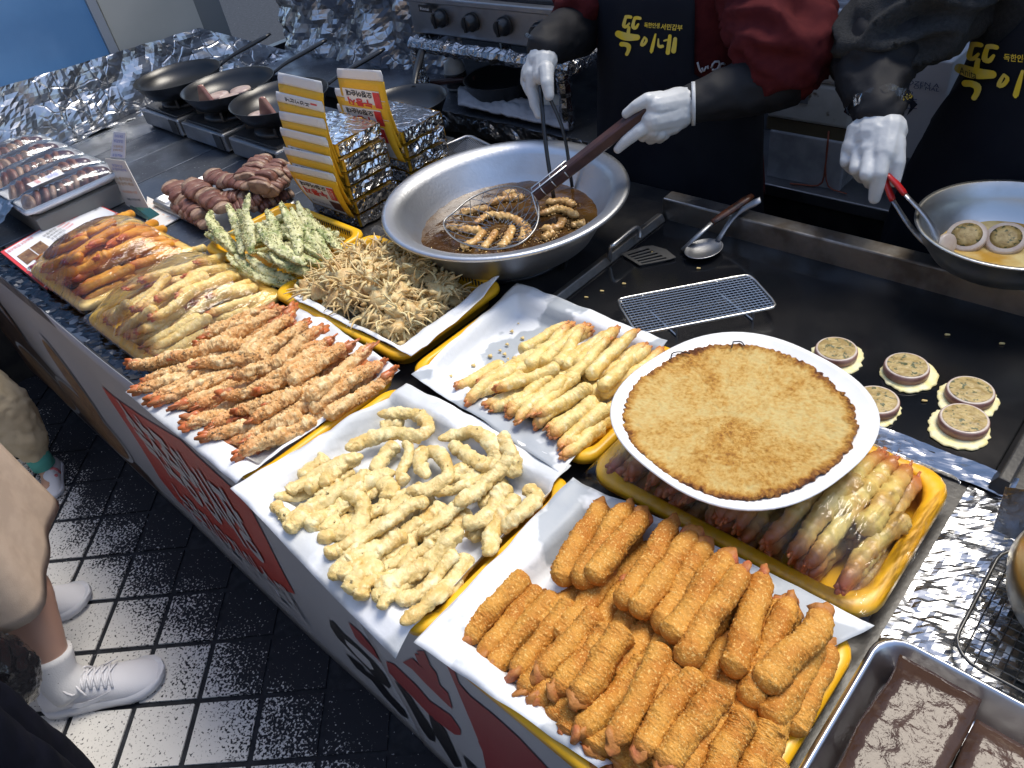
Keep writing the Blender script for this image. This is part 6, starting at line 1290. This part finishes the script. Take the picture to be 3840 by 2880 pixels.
sleeve('arm_cover', [e2_ + V((.01, .005, .02)), e2_ + V((0, 0, -.01)), e2_.lerp(w2, .55), w2 + V((0, 0, .004))], [.070, .066, .054, .040], M_sleeve, v2, .004, 20); sleeve('arm_cover', oth[1:3], [.060, .042], M_sleeve, v2, .004, 20)
for x in (-.27, -.10): mb = MB(); capsule(mb, (x, 1.555, .045), .05, (x, 1.435, .04), .045); mb.build('boot', M_boot, v2, smooth=True)
g2 = [(h('R4', 695, 665, 1.25), .036, h('R4', 660, 760, 1.225), .038), (h('R4', 600, 770, 1.225), .034, h('R4', 555, 830, 1.210), .024), (h('R4', 680, 780, 1.22), .036, h('R4', 645, 850, 1.20), .025), (h('R4', 740, 740, 1.23), .032, h('R4', 720, 870, 1.195), .026),
  (h('R4', 708, 880, 1.185), .0150, h('R4', 692, 980, 1.165), .0140), (h('R4', 692, 980, 1.165), .0140, h('R4', 675, 1060, 1.165), .0130), (h('R4', 675, 1060, 1.165), .0130, h('R4', 663, 1120, 1.165), .011),
  (h('R4', 640, 880, 1.185), .0145, h('R4', 618, 985, 1.158), .0130), (h('R4', 618, 985, 1.158), .0130, h('R4', 640, 1035, 1.185), .0115), (h('R4', 575, 870, 1.195), .0135, h('R4', 556, 955, 1.172), .0120), (h('R4', 556, 955, 1.172), .0120, h('R4', 590, 1005, 1.20), .0105), (h('R4', 515, 845, 1.205), .0130, h('R4', 500, 915, 1.190), .0112), (h('R4', 500, 915, 1.190), .0112, h('R4', 540, 960, 1.21), .010),
  (h('R4', 775, 800, 1.215), .019, h('R4', 785, 920, 1.195), .0155), (h('R4', 785, 920, 1.195), .0155, h('R4', 772, 1020, 1.185), .012)]
glove('glove', g2, v2)
MB().tube([h('R4', 690, 640, 1.262), h('R4', 690, 600, 1.272)], [.044, .050], 28, caps=False, jit=lambda q, p, t: p + (q - p) * (1 + .2 * noise.noise(q * 110))).build('plastic_cuff', M_film, v2, smooth=True)
glove('glove', [(oth[2], .035, oth[3], .032), (oth[3], .030, oth[3] + V((-.03, -.04, -.01)), .024)] + [(oth[3] + V((-.035 + .017 * k, -.05, -.01)), .0135, oth[3] + V((-.045 + .02 * k, -.10, -.035)), .010) for k in range(4)] + [(oth[3] + V((.02, -.02, 0)), .015, oth[3] + V((.035, -.075, -.01)), .011)], v2)
# the same print sits further right on this apron
L2 = {}
def map2(x, y):                          # print coordinates of the other apron carried over by a similarity
    s_ = 1.508 / 7.373 * 1.86; X, Yp = 1112 + (x - 40) * s_ * .905, 232 + (y - 265) * s_ * .77
    return onapron(C2, 'R4', X, Yp + (x - 40) * .012, .0185, a2, b2)
logo(ap2, map2)
text_on('Anita', 60, lambda x, y: onapron(C2, 'R4', 1190 + x, 412 - y + x * .32, .0205, a2, b2), mat('pen_ink', (.05, .045, .02), .6), 'lettering', ap2, 95, 42)

# ---- customers
def shoe(name, heel, toe, m_up, m_sole, par, logo_=False, m_lace=None, strap=None):
    heel, toe = V(heel), V(toe); d = (toe - heel); L_ = d.length; d.normalize(); s_ = V((-d.y, d.x, 0)); k = L_ / .27
    def P_(x, y, z): return heel + d * x * k + s_ * y * k + V((0, 0, z * k))
    t = thing(name, None, None, heel) if False else None
    sec = [(.002, .018, .050, .062), (.012, .028, .055, .082), (.035, .033, .052, .090), (.07, .034, .055, .086), (.10, .036, .060, .082), (.13, .039, .066, .078), (.16, .043, .060, .068), (.19, .047, .052, .058), (.22, .046, .044, .049), (.245, .038, .036, .040), (.262, .024, .026, .029), (.268, .010, .022, .023)]
    mb = MB(); lo_ = []
    for x, w_, _, ht in sec:
        lo_.append([P_(x, w_ * math.cos(a), .018 + (ht - .018) * (math.sin(a) ** .75 if math.sin(a) > 0 else 0)) for a in [math.pi * j / 14 for j in range(15)]] + [P_(x, -w_ * .5, .016), P_(x, w_ * .5, .016)])
    loft(mb, lo_, True, True); up_ = mb.build('shoe_upper', m_up, par, smooth=True)
    mb = MB(); lo_ = []
    for x, w_, _, ht in sec:
        f_ = 1.10 + .05 * math.sin(x * 30); rise = .006 * (1 - min(1, x / .06)) + .016 * max(0, (x - .2) / .07)
        lo_.append([P_(x * 1.02 - .003, sx * w_ * f_, z) for sx, z in ((-1, rise + .002), (-1.04, .014 + rise), (-1, .026 + rise * .5), (-.6, .030), (.6, .030), (1, .026 + rise * .5), (1.04, .014 + rise), (1, rise + .002))])
    loft(mb, lo_, True, True); mb.build('sole', m_sole, up_, smooth=True)
    mb = MB(); X_ = [q_[0] for q_ in sec]
    def surf(x, deg, up=.0035):
        i = max(j for j in range(len(X_) - 1) if X_[j] <= x); f_ = (x - X_[i]) / (X_[i + 1] - X_[i]); w_ = sec[i][1] * (1 - f_) + sec[i + 1][1] * f_; ht = sec[i][3] * (1 - f_) + sec[i + 1][3] * f_; a = R(deg)
        return P_(x, (w_ + up) * math.cos(a), .018 + (ht - .018) * math.sin(a) ** .75 + up)
    for j in range(6):
        x = .088 + j * .0145
        mb.tube([surf(x, 48), surf(x + .003, 70), surf(x + .007, 90, .0045), surf(x + .010, 110), surf(x + .0135, 132)], .0030 * k, 6, flat=.6)
        mb.tube([surf(x, 132), surf(x + .003, 110), surf(x + .007, 90, .0065), surf(x + .010, 70), surf(x + .0135, 48)], .0030 * k, 6, flat=.6)
    for sg_ in (1, -1): mb.tube(spline([surf(.086, 90, .006), surf(.078, 90 + sg_ * 30, .018), surf(.098, 90 + sg_ * 52, .010), surf(.090, 90 + sg_ * 8, .007), surf(.110, 90 + sg_ * 40, .008), surf(.118, 90 + sg_ * 62, .004)], 18), .0026 * k, 6)
    if strap is None: MB().grid(lambda u, v: surf(.075 + .10 * u, 56 + 68 * v, .0012), 10, 8).build('tongue', m_sole, up_, smooth=True)
    if strap is None: mb.build('laces', m_lace or m_up, up_, smooth=True)
    else:
        for x in (.105, .145): MB().tube([P_(x, w_ * .9, z) for w_, z in ((-.040, .030), (-.036, .055), (-.018, .078 - (x - .1) * .3), (.018, .078 - (x - .1) * .3), (.036, .055), (.040, .030))], .012 * k, 8, flat=.3, up=(0, 0, 1)).build('strap', strap, up_, smooth=True)
    if logo_:
        pts = [(.075, .030), (.10, .022 + .004), (.135, .032), (.175, .052), (.13, .040), (.10, .036), (.085, .040)]
        for s2_ in (1, -1):
            mb = MB(); mb.poly([P_(x, s2_ * (.0385 + .08 * max(0, x - .10) - (z - .03) * .30 + .004), z + .008) for x, z in pts]); mb.build('side_mark', m_sole, up_, thick=.001)
    return up_
M_shoe = mat('white_mesh_shoe', (.66, .66, .70), .6, bump=.5, bs=500, bd=.001); M_sole = mat('white_rubber', (.62, .63, .68), .5); M_leg = mat('leg_skin', (.46, .27, .20), .45, sss=.1); M_sock = mat('white_sock', (.62, .62, .64), .85, col2=(.20, .20, .21), ns=130, lo=.70, hi=.72, bump=.5, bs=300, bd=.001)
M_coat = mat('beige_wool', (.50, .39, .30), .95, col2=(.44, .34, .26), ns=25, bump=.6, bs=500, bd=.001)
w1 = thing('person', 'woman in beige wool coat with white running shoes beside the stall', 'person', (-1.63, -.2, 0))
d1 = V((.56, .83, 0)).normalized()
A1, A2 = V((-1.455, -.195, .0)), V((-1.82, -.215, .0))
mb = MB()
for A_ in (A1, A2): chain(mb, [A_ + V((.005, .01, .055)), A_ + V((-.01, .015, .11)), A_ + V((-.055, .065, .30)), A_ + V((-.075, .065, .46)), V((-1.64 + (.08 if A_ is A1 else -.08), -.21, .78))], [.026, .036, .058, .056, .085])
mb.tube([V((-1.64, -.21, z)) for z in (.72, .85, 1.0, 1.2, 1.30, 1.36)], [.15, .16, .13, .165, .12, .05], 18, flat=.62, up=(0, 1, 0)); capsule(mb, (-1.64, -.21, 1.33), .05, (-1.64, -.2, 1.42), .045); mb.tube([V((-1.64, -.2, 1.5 + z)) for z in (-.115, -.06, 0, .05, .09, .112)], [.03, .066, .078, .076, .055, .02], 18, flat=1.15, up=(0, 1, 0))
for s_ in (-1, 1): chain(mb, [V((-1.64 + s_ * .17, -.21, 1.28)), V((-1.64 + s_ * .24, -.20, 1.0)), V((-1.64 + s_ * .22, -.10, .80)), V((-1.64 + s_ * .22, -.06, .72))], [.045, .038, .03, .028])
remesh('body', mb, M_leg, w1, .012, 3)
def coatf(u, v):
    th = 2 * math.pi * u; z = .345 + .98 * v + .012 * math.sin(th * 3 + 1); k = 1 - .25 * v; a = .235 * k * (1 + .09 * math.sin(th * 5 + 2) * (1 - v) + .03 * math.sin(th * 11 + z * 4) * (1 - v)) + .004 * noise.noise(V((math.cos(th) * 3, math.sin(th) * 3, z * 4)))
    return (-1.635 + a * math.sin(th) * (1.02 - .1 * v), -.215 + a * math.cos(th) * .92, z)
MB().grid(coatf, 80, 40).build('coat', M_coat, w1, smooth=True, thick=.008)
mb = MB(); mb.tube([V((-1.64, -.19, 1.5 + z)) for z in (-.12, -.06, 0, .05, .10, .125)], [.075, .084, .087, .084, .060, .015], 18, flat=1.15, up=(0, 1, 0)); mb.build('hair', M_hair, w1, smooth=True)
for A_ in (A1, A2): 
    mb = MB(); mb.tube(spline([A_ + V((.012, .018, .05)), A_ + V((-.008, .013, .10)), A_ + V((-.022, .028, .155))], 10), [.044, .045, .044, .043, .042, .043, .044, .045, .046, .046], 18); mb.build('sock', M_sock, w1, smooth=True)
shoe('running_shoe', (-1.487, -.240, .004), (-1.340, -.022, .004), M_shoe, M_sole, w1, True); shoe('running_shoe', (-1.850, -.262, .004), (-1.700, -.042, .004), M_shoe, M_sole, w1, True)
bgc = at('R8', 0, 1215, .36); mb = MB(); capsule(mb, bgc + V((-.02, -.03, -.06)), .075, bgc + V((-.03, -.03, .10)), .045)
bag = remesh('plastic_bag', mb, mat('black_bag_film', (.010, .010, .012), .18, bump=1., bs=30, bd=.01, coat=.3), None, .008, 2, lambda p: .014 * (abs(fbm(p, 22, 3)) - .3)); tag(bag, 'crumpled black plastic bag hanging beside the beige coat', 'bag')
# somebody in navy trousers, cut off by the corner of the picture
v3 = thing('person', 'person in dark navy trousers at the bottom left corner', 'person', (-1.12, -.33, 0)); mb = MB()
for x in (-1.10, -1.22): chain(mb, [V((x, -.31, .05)), V((x, -.32, .45)), V((x, -.34, .80))], [.04, .055, .08]); capsule(mb, V((x, -.33, .035)), .035, V((x, -.44, .03)), .03)
mb.tube([V((-1.16, -.34, z)) for z in (.76, .9, 1.05, 1.25, 1.36, 1.42)], [.15, .16, .14, .17, .13, .05], 18, flat=.62, up=(0, 1, 0)); capsule(mb, (-1.16, -.34, 1.38), .05, (-1.16, -.33, 1.48), .046); mb.tube([V((-1.16, -.33, 1.57 + z)) for z in (-.115, -.06, 0, .05, .09, .112)], [.03, .066, .078, .076, .055, .02], 18, flat=1.15, up=(0, 1, 0))
for s_ in (-1, 1): chain(mb, [V((-1.16 + s_ * .18, -.34, 1.34)), V((-1.16 + s_ * .22, -.34, 1.06)), V((-1.16 + s_ * .2, -.26, .85))], [.045, .038, .03])
remesh('body', mb, M_skin, v3, .012, 3)
M_navy = mat('navy_trousers', (.003, .004, .009), .9, spec=.1, col2=(.005, .006, .013), ns=20, bump=.4, bs=400, bd=.001)
mb = MB()
for x in (-1.09, -1.23): chain(mb, [V((x, -.30, .06)), V((x, -.31, .45)), V((x, -.33, .82))], [.085, .095, .11], 18)
mb.tube([V((-1.16, -.34, z)) for z in (.74, .85, .98, 1.02)], [.17, .185, .175, .16], 20, flat=.7, up=(0, 1, 0)); remesh('trousers', mb, M_navy, v3, .011, 4, lambda p: .006 * fbm(p, 14, 3))
mb = MB(); mb.tube([V((-1.16, -.34, z)) for z in (.95, 1.1, 1.3, 1.38, 1.43)], [.18, .18, .19, .15, .07], 20, flat=.68, up=(0, 1, 0)); mb.build('jacket', M_navy, v3, smooth=True)
for x in (-1.10, -1.22): mb = MB(); capsule(mb, V((x, -.34, .045)), .045, V((x, -.46, .04)), .04); mb.build('shoe', M_boot, v3, smooth=True)
# child
ch = thing('person', 'small child in cream trousers with pink strapped shoe', 'person', (-2.32, .06, 0)); K1, K2 = V((-2.262, .070, 0)), V((-2.42, -.04, 0)); mb = MB()
for A_ in (K1, K2): chain(mb, [A_ + V((0, 0, .05)), A_ + V((-.005, .005, .24)), V(((A_.x - 2.36) / 2, .02, .44))], [.026, .036, .055]); capsule(mb, A_ + V((0, 0, .03)), .022, A_ + V((.07, -.03, .025)), .02)
mb.tube([V((-2.36, .02, z)) for z in (.40, .5, .65, .76, .80)], [.10, .105, .10, .08, .035], 16, flat=.7, up=(0, 1, 0)); capsule(mb, (-2.36, .02, .78), .035, (-2.36, .02, .84), .034); mb.tube([V((-2.36, .02, .93 + z)) for z in (-.10, -.05, 0, .05, .09, .105)], [.03, .062, .075, .075, .05, .02], 16, flat=1.1, up=(0, 1, 0))
for s_ in (-1, 1): chain(mb, [V((-2.36 + s_ * .10, .02, .74)), V((-2.36 + s_ * .14, .02, .58)), V((-2.36 + s_ * .13, .08, .46))], [.03, .026, .022])
remesh('body', mb, M_skin, ch, .010, 3)
M_cream2 = mat('cream_cotton', (.60, .50, .34), .85, col2=(.54, .44, .29), ns=18, bump=.4, bs=300, bd=.001); mb = MB()
for A_ in (K1, K2): chain(mb, [A_ + V((0, 0, .115)), A_ + V((-.004, .004, .17)), A_ + V((-.01, .012, .28)), V(((A_.x - 2.36) / 2, .03, .44))], [.040, .062, .068, .085], 16)
mb.tube([V((-2.36, .02, z)) for z in (.40, .5, .56)], [.11, .12, .11], 18, flat=.75, up=(0, 1, 0)); remesh('trousers', mb, M_cream2, ch, .008, 2, lambda p: .012 * (abs(fbm(p * V((1, 1, 1)).length / 1.73, 20, 3)) - .25))
mb = MB(); mb.tube([V((-2.36, .02, z)) for z in (.50, .6, .72, .78, .81)], [.125, .12, .115, .09, .045], 18, flat=.75, up=(0, 1, 0)); mb.build('jacket', mat('child_jacket', (.30, .30, .36), .9), ch, smooth=True)
mb = MB(); mb.tube([V((-2.36, .03, .93 + z)) for z in (-.06, 0, .05, .09, .115)], [.07, .082, .082, .06, .015], 16, flat=1.1, up=(0, 1, 0)); mb.build('hair', M_hair, ch, smooth=True)
M_pink = mat('pink_strap', (.62, .18, .20), .6); M_sock2 = mat('green_sock', (.10, .42, .36), .85)
for A_ in (K1, K2): mb = MB(); mb.tube([A_ + V((0, 0, .055)), A_ + V((0, 0, .12))], .034, 14); mb.build('sock', M_sock2, ch, smooth=True)
shoe('child_shoe', K1 + V((-.035, .030, .004)), K1 + V((.115, -.045, .004)), M_shoe, M_sole, ch, strap=M_pink); shoe('child_shoe', K2 + V((-.045, .02, .004)), K2 + V((.115, -.045, .004)), M_shoe, M_sole, ch, strap=M_pink)
